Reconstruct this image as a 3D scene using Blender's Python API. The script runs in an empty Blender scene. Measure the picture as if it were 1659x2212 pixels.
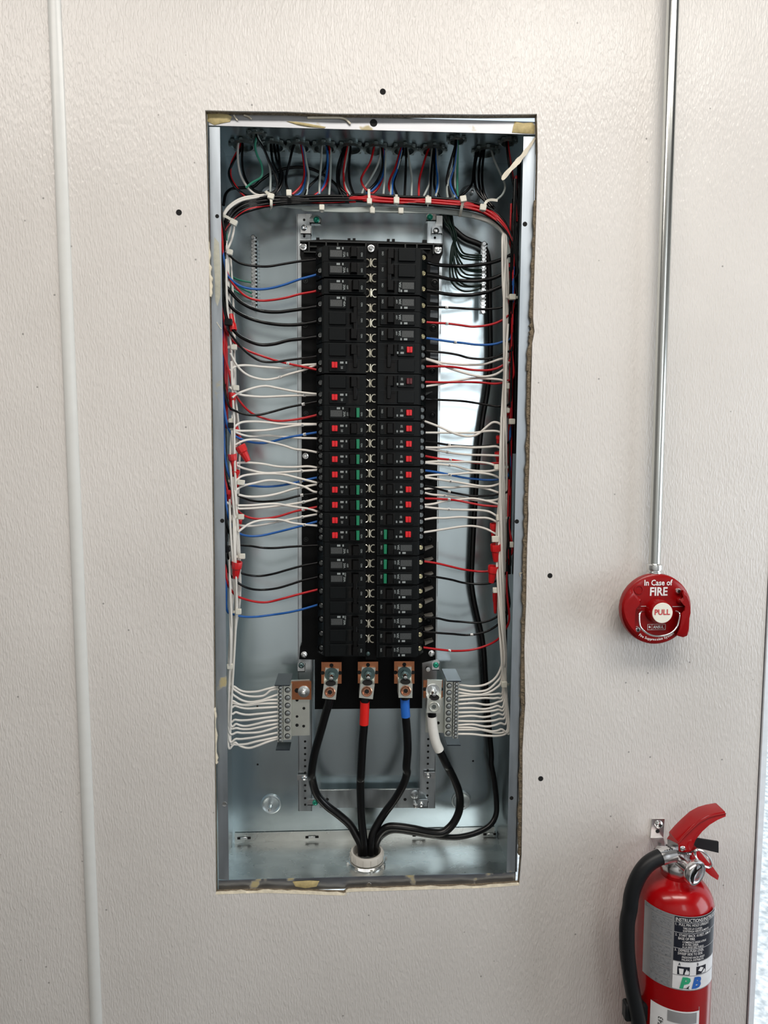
import bpy, math, random
from mathutils import Vector, Matrix
random.seed(7)
S = bpy.context.scene
COL = S.collection
# ---------------------------------------------------------------- camera
CAM = Vector((-.0262, -1.079, .7375)); YAW, PITCH, ROLL, FPX = -.0499, -.0864, .0012, 1443.83
RM = Matrix.Rotation(YAW, 3, 'Z') @ Matrix.Rotation(PITCH, 3, 'X') @ Matrix.Rotation(ROLL, 3, 'Y')
cd = bpy.data.cameras.new('camera'); cam = bpy.data.objects.new('camera', cd); COL.objects.link(cam)
cd.sensor_fit = 'VERTICAL'; cd.sensor_height = 36; cd.lens = 36 * FPX / 2212; cd.clip_start = .01
cr, cf, cu = RM.col[0], RM.col[1], RM.col[2]
cam.matrix_world = Matrix(((cr[0], cu[0], -cf[0], CAM[0]), (cr[1], cu[1], -cf[1], CAM[1]), (cr[2], cu[2], -cf[2], CAM[2]), (0, 0, 0, 1)))
S.camera = cam
# ---------------------------------------------------------------- world, sun, large lights, exposure
S.view_settings.view_transform = 'Standard'; S.view_settings.look = 'None'
S.view_settings.exposure = 0.1; S.view_settings.gamma = 1.0; S.view_settings.use_curve_mapping = False
W = bpy.data.worlds.new('sky'); S.world = W; W.use_nodes = True
bg = W.node_tree.nodes['Background']; bg.inputs[0].default_value = (.80, .90, 1, 1); bg.inputs[1].default_value = 1.0
def light(name, kind, loc, target, energy, color, **k):
    d = bpy.data.lights.new(name, kind); o = bpy.data.objects.new(name, d); COL.objects.link(o)
    d.energy = energy; d.color = color; o.location = loc
    o.rotation_euler = (Vector(target) - Vector(loc)).to_track_quat('-Z', 'Y').to_euler()
    for a, b in k.items(): setattr(d, a, b)
    return o
light('sun', 'SUN', (3, 4, 6), (2.2, 0, 0), 1.5, (1, .96, .9), angle=.01)
light('ceiling_light', 'AREA', (.45, -.98, 1.95), (.45, -.98, 0), 24, (1, .94, .87), shape='RECTANGLE', size=1.3, size_y=.35)
light('ceiling_light', 'AREA', (-1.1, -.98, 1.95), (-1.1, -.98, 0), 16, (1, .93, .86), shape='RECTANGLE', size=1.3, size_y=.35)
light('added_window_light', 'AREA', (2.12, -.9, .45), (0, -.3, .3), 19, (.86, .93, 1), shape='RECTANGLE', size=1.1, size_y=1.2)  # added area lamp standing in for a window out of view
light('added_window_light', 'AREA', (.60, -2.37, 1.22), (.60, 0, 1.22), 4.2, (.93, .97, 1), shape='RECTANGLE', size=.42, size_y=.95)  # unseen area lamp, placed and sized for the glare on the back panel
# ---------------------------------------------------------------- coordinates
def at(px, py, y):
    d = RM @ Vector(((px - 829.5) / FPX, 1, (1106 - py) / FPX))
    return CAM + d * ((y - CAM.y) / d.y)
KS = 380 / 1659
CR = {'A': (440, 480), 'B': (800, 480), 'C': (440, 740), 'D': (800, 740), 'E': (440, 1000), 'F': (800, 1000), 'G': (440, 1240), 'H': (800, 1240),
      'I': (440, 1400), 'J': (800, 1400), 'K': (440, 1640), 'L': (800, 1640), 'T': (430, 220), 'U': (800, 220), '0': (0, 0)}
def px(c, x, y):
    k = 1 if c == '0' else (390 / 1659 if c in 'TU' else KS)
    return CR[c][0] + x * k, CR[c][1] + y * k
def ac(c, x, y, d): return at(*px(c, x, y), d)
THETA = .0094
# ---------------------------------------------------------------- materials
def new_mat(name):
    m = bpy.data.materials.new(name); m.use_nodes = True
    return m, m.node_tree.nodes, m.node_tree.links, m.node_tree.nodes['Principled BSDF']
def plain(name, c, rough=.5, metal=0., **k):
    m, n, l, p = new_mat(name)
    p.inputs['Base Color'].default_value = (*c, 1); p.inputs['Roughness'].default_value = rough; p.inputs['Metallic'].default_value = metal
    if k.get('coat'): p.inputs['Coat Weight'].default_value = k['coat']; p.inputs['Coat Roughness'].default_value = .08
    if k.get('spec') is not None: p.inputs['Specular IOR Level'].default_value = k['spec']
    if k.get('trans'): p.inputs['Transmission Weight'].default_value = k['trans']
    v = k.get('vary', .12); sc = k.get('scale', 60)      # slight procedural variation of tone, gloss
    tc = n.new('ShaderNodeTexCoord'); nz = n.new('ShaderNodeTexNoise'); nz.inputs['Scale'].default_value = sc; nz.inputs['Detail'].default_value = 3
    l.new(tc.outputs['Object'], nz.inputs['Vector'])
    mr = n.new('ShaderNodeMapRange'); mr.inputs['To Min'].default_value = 1 - v; mr.inputs['To Max'].default_value = 1 + v
    l.new(nz.outputs['Fac'], mr.inputs['Value'])
    mx = n.new('ShaderNodeMix'); mx.data_type = 'RGBA'; mx.blend_type = 'MULTIPLY'; mx.inputs[0].default_value = 1
    mx.inputs[6].default_value = (*c, 1); l.new(mr.outputs[0], mx.inputs[7]); l.new(mx.outputs[2], p.inputs['Base Color'])
    if k.get('bump'):
        b = n.new('ShaderNodeBump'); b.inputs['Strength'].default_value = k['bump']; b.inputs['Distance'].default_value = k.get('bd', .0005)
        l.new(nz.outputs['Fac'], b.inputs['Height']); l.new(b.outputs[0], p.inputs['Normal'])
    return m
def wall_mat():
    m, n, l, p = new_mat('pebbled_liner_panel')
    tc = n.new('ShaderNodeTexCoord'); mp = n.new('ShaderNodeMapping'); mp.inputs['Scale'].default_value = (440, 440, 105)
    l.new(tc.outputs['Object'], mp.inputs[0])
    a = n.new('ShaderNodeTexNoise'); a.inputs['Scale'].default_value = 1; a.inputs['Detail'].default_value = 1.2; a.inputs['Distortion'].default_value = .3
    l.new(mp.outputs[0], a.inputs['Vector'])
    r = n.new('ShaderNodeMapRange'); r.inputs['From Min'].default_value = .36; r.inputs['From Max'].default_value = .68; l.new(a.outputs['Fac'], r.inputs['Value'])
    b = n.new('ShaderNodeBump'); b.inputs['Strength'].default_value = .65; b.inputs['Distance'].default_value = .0007
    l.new(r.outputs[0], b.inputs['Height']); l.new(b.outputs[0], p.inputs['Normal'])
    c = n.new('ShaderNodeTexNoise'); c.inputs['Scale'].default_value = 3.2; c.inputs['Detail'].default_value = 4; l.new(tc.outputs['Object'], c.inputs['Vector'])
    g = n.new('ShaderNodeValToRGB'); g.color_ramp.elements[0].color = (.63, .605, .575, 1); g.color_ramp.elements[1].color = (.69, .665, .635, 1)
    g.color_ramp.elements[0].position = .35; g.color_ramp.elements[1].position = .65
    l.new(c.outputs['Fac'], g.inputs[0])
    # sparse dark specks of dirt
    v = n.new('ShaderNodeTexVoronoi'); v.inputs['Scale'].default_value = 26; l.new(tc.outputs['Object'], v.inputs['Vector'])
    lt = n.new('ShaderNodeMapRange'); lt.inputs['From Min'].default_value = .025; lt.inputs['From Max'].default_value = .05; lt.inputs['To Min'].default_value = .45
    l.new(v.outputs['Distance'], lt.inputs['Value'])
    mx = n.new('ShaderNodeMix'); mx.data_type = 'RGBA'; mx.blend_type = 'MULTIPLY'; mx.inputs[0].default_value = 1
    l.new(g.outputs[0], mx.inputs[6]); l.new(lt.outputs[0], mx.inputs[7]); l.new(mx.outputs[2], p.inputs['Base Color'])
    p.inputs['Roughness'].default_value = .30; p.inputs['Specular IOR Level'].default_value = .45
    return m
def galv(name, c, rough, streak=(18, 18, 3), bump=.05, smear=None):
    m, n, l, p = new_mat(name)
    tc = n.new('ShaderNodeTexCoord'); mp = n.new('ShaderNodeMapping'); mp.inputs['Scale'].default_value = streak
    l.new(tc.outputs['Object'], mp.inputs[0])
    a = n.new('ShaderNodeTexNoise'); a.inputs['Scale'].default_value = 1.6; a.inputs['Detail'].default_value = 6; l.new(mp.outputs[0], a.inputs['Vector'])
    g = n.new('ShaderNodeValToRGB'); e = g.color_ramp.elements
    e[0].position = .3; e[1].position = .72; e[0].color = tuple(x * .82 for x in c) + (1,); e[1].color = tuple(min(1, x * 1.1) for x in c) + (1,)
    l.new(a.outputs['Fac'], g.inputs[0]); out = g.outputs[0]
    if smear:      # dried adhesive left on the steel
        z = n.new('ShaderNodeTexNoise'); z.inputs['Scale'].default_value = smear[0]; z.inputs['Detail'].default_value = 5; l.new(tc.outputs['Object'], z.inputs['Vector'])
        zr = n.new('ShaderNodeMapRange'); zr.inputs['From Min'].default_value = smear[1]; zr.inputs['From Max'].default_value = smear[1] + .06; l.new(z.outputs['Fac'], zr.inputs['Value'])
        mx = n.new('ShaderNodeMix'); mx.data_type = 'RGBA'; l.new(zr.outputs[0], mx.inputs[0]); l.new(out, mx.inputs[6]); mx.inputs[7].default_value = (.42, .36, .2, 1)
        out = mx.outputs[2]
        inv = n.new('ShaderNodeMath'); inv.operation = 'SUBTRACT'; inv.inputs[0].default_value = 1; l.new(zr.outputs[0], inv.inputs[1]); l.new(inv.outputs[0], p.inputs['Metallic'])
    else: p.inputs['Metallic'].default_value = 1
    l.new(out, p.inputs['Base Color'])
    rr = n.new('ShaderNodeMapRange'); rr.inputs['To Min'].default_value = rough * .7; rr.inputs['To Max'].default_value = rough * 1.35
    l.new(a.outputs['Fac'], rr.inputs['Value']); l.new(rr.outputs[0], p.inputs['Roughness'])
    b = n.new('ShaderNodeBump'); b.inputs['Strength'].default_value = bump; b.inputs['Distance'].default_value = .003
    w = n.new('ShaderNodeTexNoise'); w.inputs['Scale'].default_value = 5; l.new(tc.outputs['Object'], w.inputs['Vector'])
    l.new(w.outputs['Fac'], b.inputs['Height']); l.new(b.outputs[0], p.inputs['Normal'])
    return m
def print_mat(name, ink, ground, scale, axis='x'):
    m, n, l, p = new_mat(name)           # rows of fine print, too small to read
    tc = n.new('ShaderNodeTexCoord'); mp = n.new('ShaderNodeMapping'); mp.inputs['Scale'].default_value = scale; l.new(tc.outputs['Object'], mp.inputs[0])
    a = n.new('ShaderNodeTexNoise'); a.inputs['Scale'].default_value = 1; a.inputs['Detail'].default_value = 1.5; l.new(mp.outputs[0], a.inputs['Vector'])
    w = n.new('ShaderNodeTexWave'); w.inputs['Scale'].default_value = .5; w.bands_direction = 'X' if axis == 'x' else 'Z'; l.new(mp.outputs[0], w.inputs['Vector'])
    t = n.new('ShaderNodeMath'); t.operation = 'MULTIPLY'; l.new(a.outputs['Fac'], t.inputs[0]); l.new(w.outputs['Fac'], t.inputs[1])
    r = n.new('ShaderNodeMapRange'); r.inputs['From Min'].default_value = .2; r.inputs['From Max'].default_value = .42; l.new(t.outputs[0], r.inputs['Value'])
    mx = n.new('ShaderNodeMix'); mx.data_type = 'RGBA'; l.new(r.outputs[0], mx.inputs[0]); mx.inputs[6].default_value = (*ground, 1); mx.inputs[7].default_value = (*ink, 1)
    l.new(mx.outputs[2], p.inputs['Base Color']); p.inputs['Roughness'].default_value = .5
    return m
def ground_mat():
    m, n, l, p = new_mat('pale_concrete_yard')
    tc = n.new('ShaderNodeTexCoord'); a = n.new('ShaderNodeTexNoise'); a.inputs['Scale'].default_value = 45; a.inputs['Detail'].default_value = 6; l.new(tc.outputs['Object'], a.inputs['Vector'])
    g = n.new('ShaderNodeValToRGB'); g.color_ramp.elements[0].color = (.42, .47, .5, 1); g.color_ramp.elements[1].color = (.8, .84, .86, 1)
    g.color_ramp.elements[0].position = .35; g.color_ramp.elements[1].position = .6
    l.new(a.outputs['Fac'], g.inputs[0]); l.new(g.outputs[0], p.inputs['Base Color']); p.inputs['Roughness'].default_value = .9
    return m
M = {
 'wall': wall_mat(),
 'ceil': plain('grey_ceiling', (.12, .12, .12), .7), 'floor': plain('grey_vinyl_floor', (.07, .07, .07), .45, scale=8), 'room': plain('cream_room_wall', (.40, .39, .375), .6),
 'bright': plain('white_room_wall', (.74, .75, .75), .6), 'ground': ground_mat(),
 'batten': plain('smooth_white_plastic', (.66, .67, .65), .3, vary=.05), 'seam': plain('dark_joint', (.05, .045, .05), .8),
 'alu': plain('lit_aluminium_trim', (.80, .85, .90), .4, 0.),  # daylight from outside is lifted into the trim's base colour
 'core': plain('brown_board_core', (.17, .135, .09), .95, vary=.8, scale=190, bump=1, bd=.004), 'cream': plain('torn_cream_paper', (.66, .6, .47), .9, vary=.35, scale=120, bump=.6, bd=.002),
 'haze': plain('pale_adhesive_haze', (.44, .44, .37), .5, .4, vary=.3, scale=120), 'void': plain('dark_void', (.004, .004, .005), .9), 'hole': plain('black_hole', (.003, .003, .003), .9),
 'glue': plain('yellow_dried_glue', (.47, .38, .18), .6, vary=.4, scale=150, bump=.6), 'strip': plain('torn_paper_strip', (.62, .57, .46), .85, vary=.3, scale=70, bump=.5),
 'back': galv('galvanised_back', (.68, .79, .83), .23, (7, 7, 1.2), .10), 'dimple': galv('stamped_dimple', (.50, .56, .58), .45, (30, 30, 30), .02), 'side': galv('galvanised_side_shaded', (.40, .47, .50), .3, (7, 3, 2), .05),  # side steel: shade on the inner top and side walls darkened into its colour
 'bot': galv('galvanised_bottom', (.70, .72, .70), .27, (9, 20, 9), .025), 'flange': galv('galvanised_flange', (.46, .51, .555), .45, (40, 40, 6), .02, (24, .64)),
 'flangetop': galv('galvanised_top_flange', (.46, .47, .49), .5, (10, 40, 40), .02, (24, .60)), 'flangedark': galv('galvanised_bottom_flange', (.43, .46, .52), .30, (10, 40, 40), .02, (26, .62)),
 'rail': galv('zinc_rail', (.64, .69, .71), .3, (40, 40, 8)), 'zinc': plain('zinc_steel', (.66, .68, .68), .28, 1), 'steel': plain('bright_steel', (.8, .81, .8), .2, 1),
 'alum': plain('tinned_aluminium', (.7, .72, .66), .38, .85, vary=.15, scale=40), 'copper': plain('bare_copper', (.50, .20, .10), .34, 1, vary=.3, scale=40),
 'coppr2': plain('polished_copper', (.62, .30, .19), .25, 1), 'teal': plain('dark_zinc_washer', (.10, .15, .15), .35, .8), 'greenscrew': plain('green_screw', (.02, .30, .20), .3, .5),
 'black': plain('black_moulded_plastic', (.0018, .002, .0022), .45, spec=.12), 'black2': plain('charcoal_moulded_plastic', (.0036, .0048, .0053), .36, spec=.16), 'rib': plain('dark_rib_plastic', (.012, .014, .014), .45, spec=.3),
 'ribgrey': plain('dusty_grey_rib', (.13, .125, .11), .6, vary=.4, scale=300), 'handle': plain('black_toggle', (.0012, .0012, .0012), .35, spec=.2), 'fiber': plain('black_fibre_sheet', (.018, .024, .03), .22),
 'tred': plain('red_test_button', (.62, .008, .015), .35), 'tdark': plain('dark_red_test_button', (.085, .004, .008), .4), 'green': plain('green_flag', (.0, .165, .075), .4),
 'ink': plain('grey_print', (.26, .29, .29), .6), 'fine': print_mat('fine_label_print', (.10, .11, .11), (.0042, .0052, .0056), (1500, 1, 420)),
 'tab': plain('tinned_bus_tab', (.68, .66, .55), .3, .7), 'well': plain('dark_screw_well', (.02, .022, .022), .5), 'barscrew': plain('bar_screw_steel', (.42, .45, .45), .35, 1, vary=.4, scale=400), 'dullscrew': plain('dull_zinc_screw', (.13, .14, .14), .35, 1), 'brass': plain('brass_terminal', (.40, .36, .22), .3, 1),
 'w_white': plain('white_insulation', (.74, .71, .655), .36, vary=.05), 'w_grey': plain('grey_insulation', (.36, .40, .38), .38, vary=.06), 'w_red': plain('red_insulation', (.46, .008, .013), .26, vary=.08),
 'w_blue': plain('blue_insulation', (.012, .105, .38), .28, vary=.08), 'w_black': plain('black_insulation', (.002, .002, .0024), .2, vary=.1, spec=.35), 'w_green': plain('green_insulation', (.02, .21, .13), .32), 'w_dark': plain('dark_green_insulation', (.0015, .010, .0065), .22, spec=.35),
 'sleeve': plain('white_number_sleeve', (.82, .82, .8), .5), 'digit': plain('black_number', (.01, .01, .01), .6), 'tie': plain('milky_nylon', (.71, .69, .60), .4, vary=.05), 'tieblack': plain('black_nylon', (.006, .006, .007), .35),
 'nut': plain('red_wire_connector', (.60, .012, .014), .35), 'cable': plain('black_cable_jacket', (.0022, .0022, .0026), .3, vary=.2, scale=120, bump=.25, spec=.35), 't_red': plain('red_tape', (.66, .01, .006), .42), 't_blue': plain('blue_tape', (.015, .13, .52), .42), 't_white': plain('white_tape', (.82, .81, .76), .5),
 'pvc': plain('grey_pvc', (.52, .50, .455), .42, vary=.06), 'conn_shaded': plain('shaded_zinc_fitting', (.20, .23, .22), .35, .9),  # connector zinc darkened in colour to imitate the shade under the box top
 'emt': plain('zinc_conduit', (.66, .68, .66), .22, 1, vary=.08, scale=20), 'red': plain('glossy_red_enamel', (.33, .0012, .003), .22, spec=.3, coat=.25), 'redpull': plain('red_cast_cover', (.27, .0015, .0025), .3, spec=.3, coat=.1), 'cream_disc': plain('cream_disc', (.82, .80, .70), .45), 'white_ink': plain('white_lettering', (.85, .83, .82), .5), 'red_ink': plain('red_lettering', (.55, .02, .03), .5),
 'greybox': plain('grey_cast_box', (.34, .35, .34), .45, .4), 'chrome': plain('chrome_valve', (.74, .73, .73), .22, 1, vary=.06), 'rubber': plain('black_rubber_hose', (.0055, .0065, .008), .45, spec=.35), 'silver_label': plain('silver_label_stock', (.42, .42, .43), .35, .45),
 'sprint': print_mat('small_white_print', (.42, .43, .44), (.10, .105, .12), (300, 300, 520), 'z'), 'lblack': plain('black_label_panel', (.012, .014, .024), .35), 'lwhite': plain('white_label_panel', (.78, .78, .79), .4), 'lgreen': plain('green_logo', (.03, .38, .19), .45), 'lblue': plain('blue_logo', (.02, .12, .45), .45),
 'glass': plain('gauge_lens', (.95, .93, .95), .05, trans=1.), 'dial': plain('gauge_dial', (.40, .27, .33), .5), 'chain': plain('black_chain', (.01, .01, .012), .4), 'tape': plain('black_cloth_strap', (.006, .006, .008), .6),
}
# ---------------------------------------------------------------- mesh builder
class MB:
    def __init__(s): s.v = []; s.f = []
    def add(s, vs, fs):
        b = len(s.v); s.v += [Vector(v) for v in vs]; s.f += [tuple(b + i for i in f) for f in fs]; return s
    def box(s, x0, x1, y0, y1, z0, z1, c=0.):
        if c <= 0:
            return s.add([(x, y, z) for x in (x0, x1) for y in (y0, y1) for z in (z0, z1)], [(0, 1, 3, 2), (4, 6, 7, 5), (0, 4, 5, 1), (2, 3, 7, 6), (0, 2, 6, 4), (1, 5, 7, 3)])
        mx, my, mz = (x0 + x1) / 2, (y0 + y1) / 2, (z0 + z1) / 2; hx, hy, hz = (x1 - x0) / 2, (y1 - y0) / 2, (z1 - z0) / 2; vs = []; idx = {}
        for sx in (-1, 1):
            for sy in (-1, 1):
                for sz in (-1, 1):
                    for a in range(3):
                        h = [hx - c, hy - c, hz - c]; h[a] += c; idx[(sx, sy, sz, a)] = len(vs); vs.append((mx + sx * h[0], my + sy * h[1], mz + sz * h[2]))
        fs = []
        for a in range(3):
            o = [k for k in range(3) if k != a]
            for sg in (-1, 1):
                q = []
                for p, r in ((-1, -1), (1, -1), (1, 1), (-1, 1)):
                    k = [0, 0, 0]; k[a] = sg; k[o[0]] = p; k[o[1]] = r; q.append(idx[(*k, a)])
                fs.append(tuple(q))
        for a in range(3):                                           # edges along axis a
            o = [k for k in range(3) if k != a]
            for p in (-1, 1):
                for r in (-1, 1):
                    k0 = [0, 0, 0]; k0[a] = -1; k0[o[0]] = p; k0[o[1]] = r; k1 = list(k0); k1[a] = 1
                    fs.append((idx[(*k0, o[0])], idx[(*k1, o[0])], idx[(*k1, o[1])], idx[(*k0, o[1])]))
        for sx in (-1, 1):
            for sy in (-1, 1):
                for sz in (-1, 1): fs.append(tuple(idx[(sx, sy, sz, a)] for a in range(3)))
        return s.add(vs, fs)
    def lathe(s, prof, ctr, axis=(0, -1, 0), n=20, hexa=False):
        ax = Vector(axis).normalized(); u = ax.orthogonal().normalized(); w = ax.cross(u); ctr = Vector(ctr); vs = []; m = 6 if hexa else n
        for r, h in prof:
            for i in range(m):
                t = 2 * math.pi * i / m; vs.append(ctr + ax * h + (u * math.cos(t) + w * math.sin(t)) * r)
        fs = [(j * m + i, j * m + (i + 1) % m, (j + 1) * m + (i + 1) % m, (j + 1) * m + i) for j in range(len(prof) - 1) for i in range(m)]
        if prof[0][0] > 1e-7: fs.append(tuple(range(m))[::-1])
        if prof[-1][0] > 1e-7: fs.append(tuple(range((len(prof) - 1) * m, len(prof) * m)))
        return s.add(vs, fs)
    def prism(s, front, back):
        n = len(front); return s.add(list(front) + list(back), [tuple(range(n)), tuple(range(n, 2 * n))[::-1]] + [(i, (i + 1) % n, n + (i + 1) % n, n + i) for i in range(n)])
    def poly(s, pts, y0, y1): return s.prism([(x, y0, z) for x, z in pts], [(x, y1, z) for x, z in pts])
    def tube(s, pts, r, n=8, closed=False):
        pts = [Vector(p) for p in pts]; rs = r if isinstance(r, (list, tuple)) else [r] * len(pts); vs = []; m = len(pts); u = None
        for i, p in enumerate(pts):
            t = (pts[(i + 1) % m] - pts[i - 1]) if closed else (pts[min(i + 1, m - 1)] - pts[max(i - 1, 0)])
            t.normalize(); u = t.orthogonal().normalized() if u is None else (u - t * u.dot(t)).normalized(); w = t.cross(u)
            for k in range(n): a = 2 * math.pi * k / n; vs.append(p + (u * math.cos(a) + w * math.sin(a)) * rs[i])
        fs = [(i * n + k, i * n + (k + 1) % n, ((i + 1) % m) * n + (k + 1) % n, ((i + 1) % m) * n + k) for i in range(m if closed else m - 1) for k in range(n)]
        if not closed: fs += [tuple(range(n))[::-1], tuple(range((m - 1) * n, m * n))]
        return s.add(vs, fs)
    def xf(s, mat): s.v = [mat @ v for v in s.v]; return s
    def mesh(s, name, mat, off=None, sharp=38):
        me = bpy.data.meshes.new(name); o = off or Vector()
        me.from_pydata([tuple(v - o) for v in s.v], [], s.f); me.materials.append(M[mat]); me.validate()
        import bmesh
        b = bmesh.new(); b.from_mesh(me); bmesh.ops.recalc_face_normals(b, faces=b.faces); b.to_mesh(me); b.free()
        me.shade_smooth() if hasattr(me, 'shade_smooth') else None
        me.set_sharp_from_angle(angle=math.radians(sharp)); return me
    def part(s, name, mat, parent, sharp=38, label=None):
        g = parent; off = Vector()
        while g is not None: off += g.location; g = g.parent
        o = bpy.data.objects.new(name, s.mesh(name, mat, off, sharp)); COL.objects.link(o); o.parent = parent
        if label: o['label'] = label
        return o
    def solo(s, name, mat, label=None, cat=None, group=None, kind=None, sharp=38):
        c = sum(s.v, Vector()) / len(s.v); o = bpy.data.objects.new(name, s.mesh(name, mat, c, sharp)); o.location = c; COL.objects.link(o); tag(o, label, cat, group, kind); return o
def tag(o, label=None, cat=None, group=None, kind=None):
    for k, v in (('label', label), ('category', cat), ('group', group), ('kind', kind)):
        if v: o[k] = v
    return o
def empty(name, loc, label=None, cat=None, group=None, kind=None):
    o = bpy.data.objects.new(name, None); o.empty_display_size = .02; o.location = loc; COL.objects.link(o); return tag(o, label, cat, group, kind)
def catmull(p, k=6):
    p = [Vector(q) for q in p]; p = [2 * p[0] - p[1]] + p + [2 * p[-1] - p[-2]]; out = []
    for i in range(1, len(p) - 2):
        a, b, c, d = p[i - 1:i + 3]
        for j in range(k):
            t = j / k; out.append(.5 * ((2 * b) + (c - a) * t + (2 * a - 5 * b + 4 * c - d) * t * t + (3 * b - a - 3 * c + d) * t ** 3))
    return out + [p[-2]]
_tx = {}
def text(s, size=1., bold=0.):
    k = (s, bold)
    if k not in _tx:
        c = bpy.data.curves.new('t', 'FONT'); c.body = s; c.align_x = 'CENTER'; c.align_y = 'CENTER'; c.size = 1; c.resolution_u = 2; c.offset = bold
        o = bpy.data.objects.new('t', c); COL.objects.link(o); bpy.context.view_layer.update()
        me = o.evaluated_get(bpy.context.evaluated_depsgraph_get()).to_mesh()
        _tx[k] = ([(v.co.x, v.co.y) for v in me.vertices], [tuple(q.vertices) for q in me.polygons])
        o.to_mesh_clear(); bpy.data.objects.remove(o); bpy.data.curves.remove(c)
    v, f = _tx[k]; return [(x * size, y * size) for x, y in v], f
def lettering(s, size, fn, bold=0., mb=None, sx=1.):
    mb = mb or MB(); v, f = text(s, size, bold); return mb.add([fn(x * sx, y) for x, y in v], f)
# ---------------------------------------------------------------- the setting
YW = -.012                                                           # face of the wall
HOLE = dict(top=[(443, 238), (520, 240), (620, 241), (720, 245.5), (830, 246), (940, 246), (1040, 247), (1160, 246)],
            right=[(1162, 330), (1160, 420), (1157, 520), (1153, 640), (1152, 690), (1155, 716), (1150, 742), (1147, 860), (1144, 1000), (1141, 1090), (1142, 1110), (1139, 1180), (1137, 1300), (1133, 1400), (1135, 1520), (1129, 1620), (1129, 1700), (1127, 1850)],
            bottom=[(1122, 1912), (1040, 1918), (930, 1921), (830, 1924), (752, 1927), (742, 1934), (650, 1931), (580, 1929), (520, 1930), (466, 1932)],
            left=[(465, 1800), (463, 1600), (461, 1400), (460, 1200), (458, 1060), (456, 900), (453, 700), (451, 560), (448, 420), (445, 300)])
P_ = {k: [at(x, y, YW) for x, y in v] for k, v in HOLE.items()}
XT0, XT1, XR, ZF, ZC = at(160, 1000, YW).x - .011, at(160, 1000, YW).x + .010, .6672, -.65, 1.98
def holed(x0, x1, z0, z1, y0, y1, mb):
    C = {'tl': P_['top'][0], 'tr': P_['top'][-1], 'br': P_['bottom'][0], 'bl': P_['bottom'][-1]}
    rings = [(P_['top'], lambda p: (p.x, z1)), ([C['tr']] + P_['right'] + [C['br']], lambda p: (x1, p.z)), (P_['bottom'], lambda p: (p.x, z0)), ([C['bl']] + P_['left'] + [C['tl']], lambda p: (x0, p.z))]
    for y in (y0, y1):
        for L, f in rings:
            for a, b in zip(L[:-1], L[1:]): mb.add([(a.x, y, a.z), (b.x, y, b.z), (f(b)[0], y, f(b)[1]), (f(a)[0], y, f(a)[1])], [(0, 1, 2, 3)])
        for c, xx, zz in (('tl', x0, z1), ('tr', x1, z1), ('br', x1, z0), ('bl', x0, z0)):
            p = C[c]; mb.add([(p.x, y, p.z), (xx, y, p.z), (xx, y, zz), (p.x, y, zz)], [(0, 1, 2, 3)])
    for L, f in rings:
        for a, b in zip(L[:-1], L[1:]): mb.add([(a.x, y0, a.z), (b.x, y0, b.z), (b.x, y1, b.z), (a.x, y1, a.z)], [(0, 1, 2, 3)])
    return mb
wall = empty('wall_back', (0, 0, ZF), kind='structure')
holed(-3, XR - .001, ZF, ZC, YW + .003, YW + .013, MB()).part('board_core', 'core', wall)
holed(XT1 - .006, XR, ZF, ZC, YW, YW + .003, MB()).part('wall_panel', 'wall', wall)
MB().box(-3, XT0 + .004, YW, YW + .003, ZF, ZC).part('wall_panel', 'wall', wall)
MB().box(-3, P_['left'][4].x - .03, .02, .05, ZF, ZC).part('wall_core', 'void', wall)
MB().box(P_['right'][0].x + .02, XR, .012, .05, ZF, ZC).part('wall_core', 'void', wall)
for (hx, hy, hr) in ((827, 198, .0046), (386.5, 459, .0045), (1188, 1243.5, .0042), (1168, 1682, .0044)):
    MB().lathe([(hr, 0), (hr * .98, .0003), (0, .0003)], at(hx, hy, YW), n=16).part('drill_hole', 'hole', wall)
# torn cream paper along the lower cut and on the left cut edge
def ragged(pts, w0, w1, y0, y1, d, name='torn_paper_edge', mat='cream', sub=5):
    L = catmull([(p.x, 0, p.z) for p in pts], sub); mb = MB(); r = random.Random(3); n = len(L); fr = []
    for i, p in enumerate(L): a = r.uniform(w0, w1); fr.append((p, p + Vector(d) * a))
    for i in range(n - 1):
        (a, b), (c, e) = fr[i], fr[i + 1]
        mb.add([(a.x, y0, a.z), (c.x, y0, c.z), (e.x, y0 + .001, e.z), (b.x, y0 + .001, b.z), (a.x, y1, a.z), (c.x, y1, c.z), (e.x, y1, e.z), (b.x, y1, b.z)], [(0, 1, 2, 3), (3, 2, 6, 7), (4, 7, 6, 5), (0, 4, 5, 1)])
    return mb.part(name, mat, wall, sharp=60)
ragged(P_['bottom'], .0012, .0042, YW - .0004, YW + .004, (0, 0, 1))
ragged([at(x, y, YW) for x, y in ((446, 515), (450, 560), (452, 600), (453, 640))], .001, .005, YW + .001, YW + .006, (1, 0, 0))
ragged([at(x, y, YW) for x, y in ((462, 1530), (464, 1560), (465, 1640), (466, 1652))], .0005, .004, YW + .001, YW + .006, (1, 0, 0))
ragged([at(x, y, YW) for x, y in ((1153, 640), (1152, 690), (1154, 716), (1150, 742), (1147, 800))], .0025, .007, YW + .003, YW + .009, (-1, 0, 0), 'crumbled_edge', 'core')
ragged([at(x, y, YW) for x, y in ((1147, 800), (1144, 1000), (1141, 1090), (1139, 1180), (1137, 1300), (1134, 1400), (1134, 1520), (1129, 1700), (1126, 1850))], .003, .0062, YW + .003, YW + .010, (-1, 0, 0), 'crumbled_edge', 'core', 9)
ragged([at(x, y, YW) for x, y in ((1160, 430), (1157, 520), (1153, 640))], .002, .005, YW + .003, YW + .009, (-1, 0, 0), 'crumbled_edge', 'core', 7)
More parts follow.
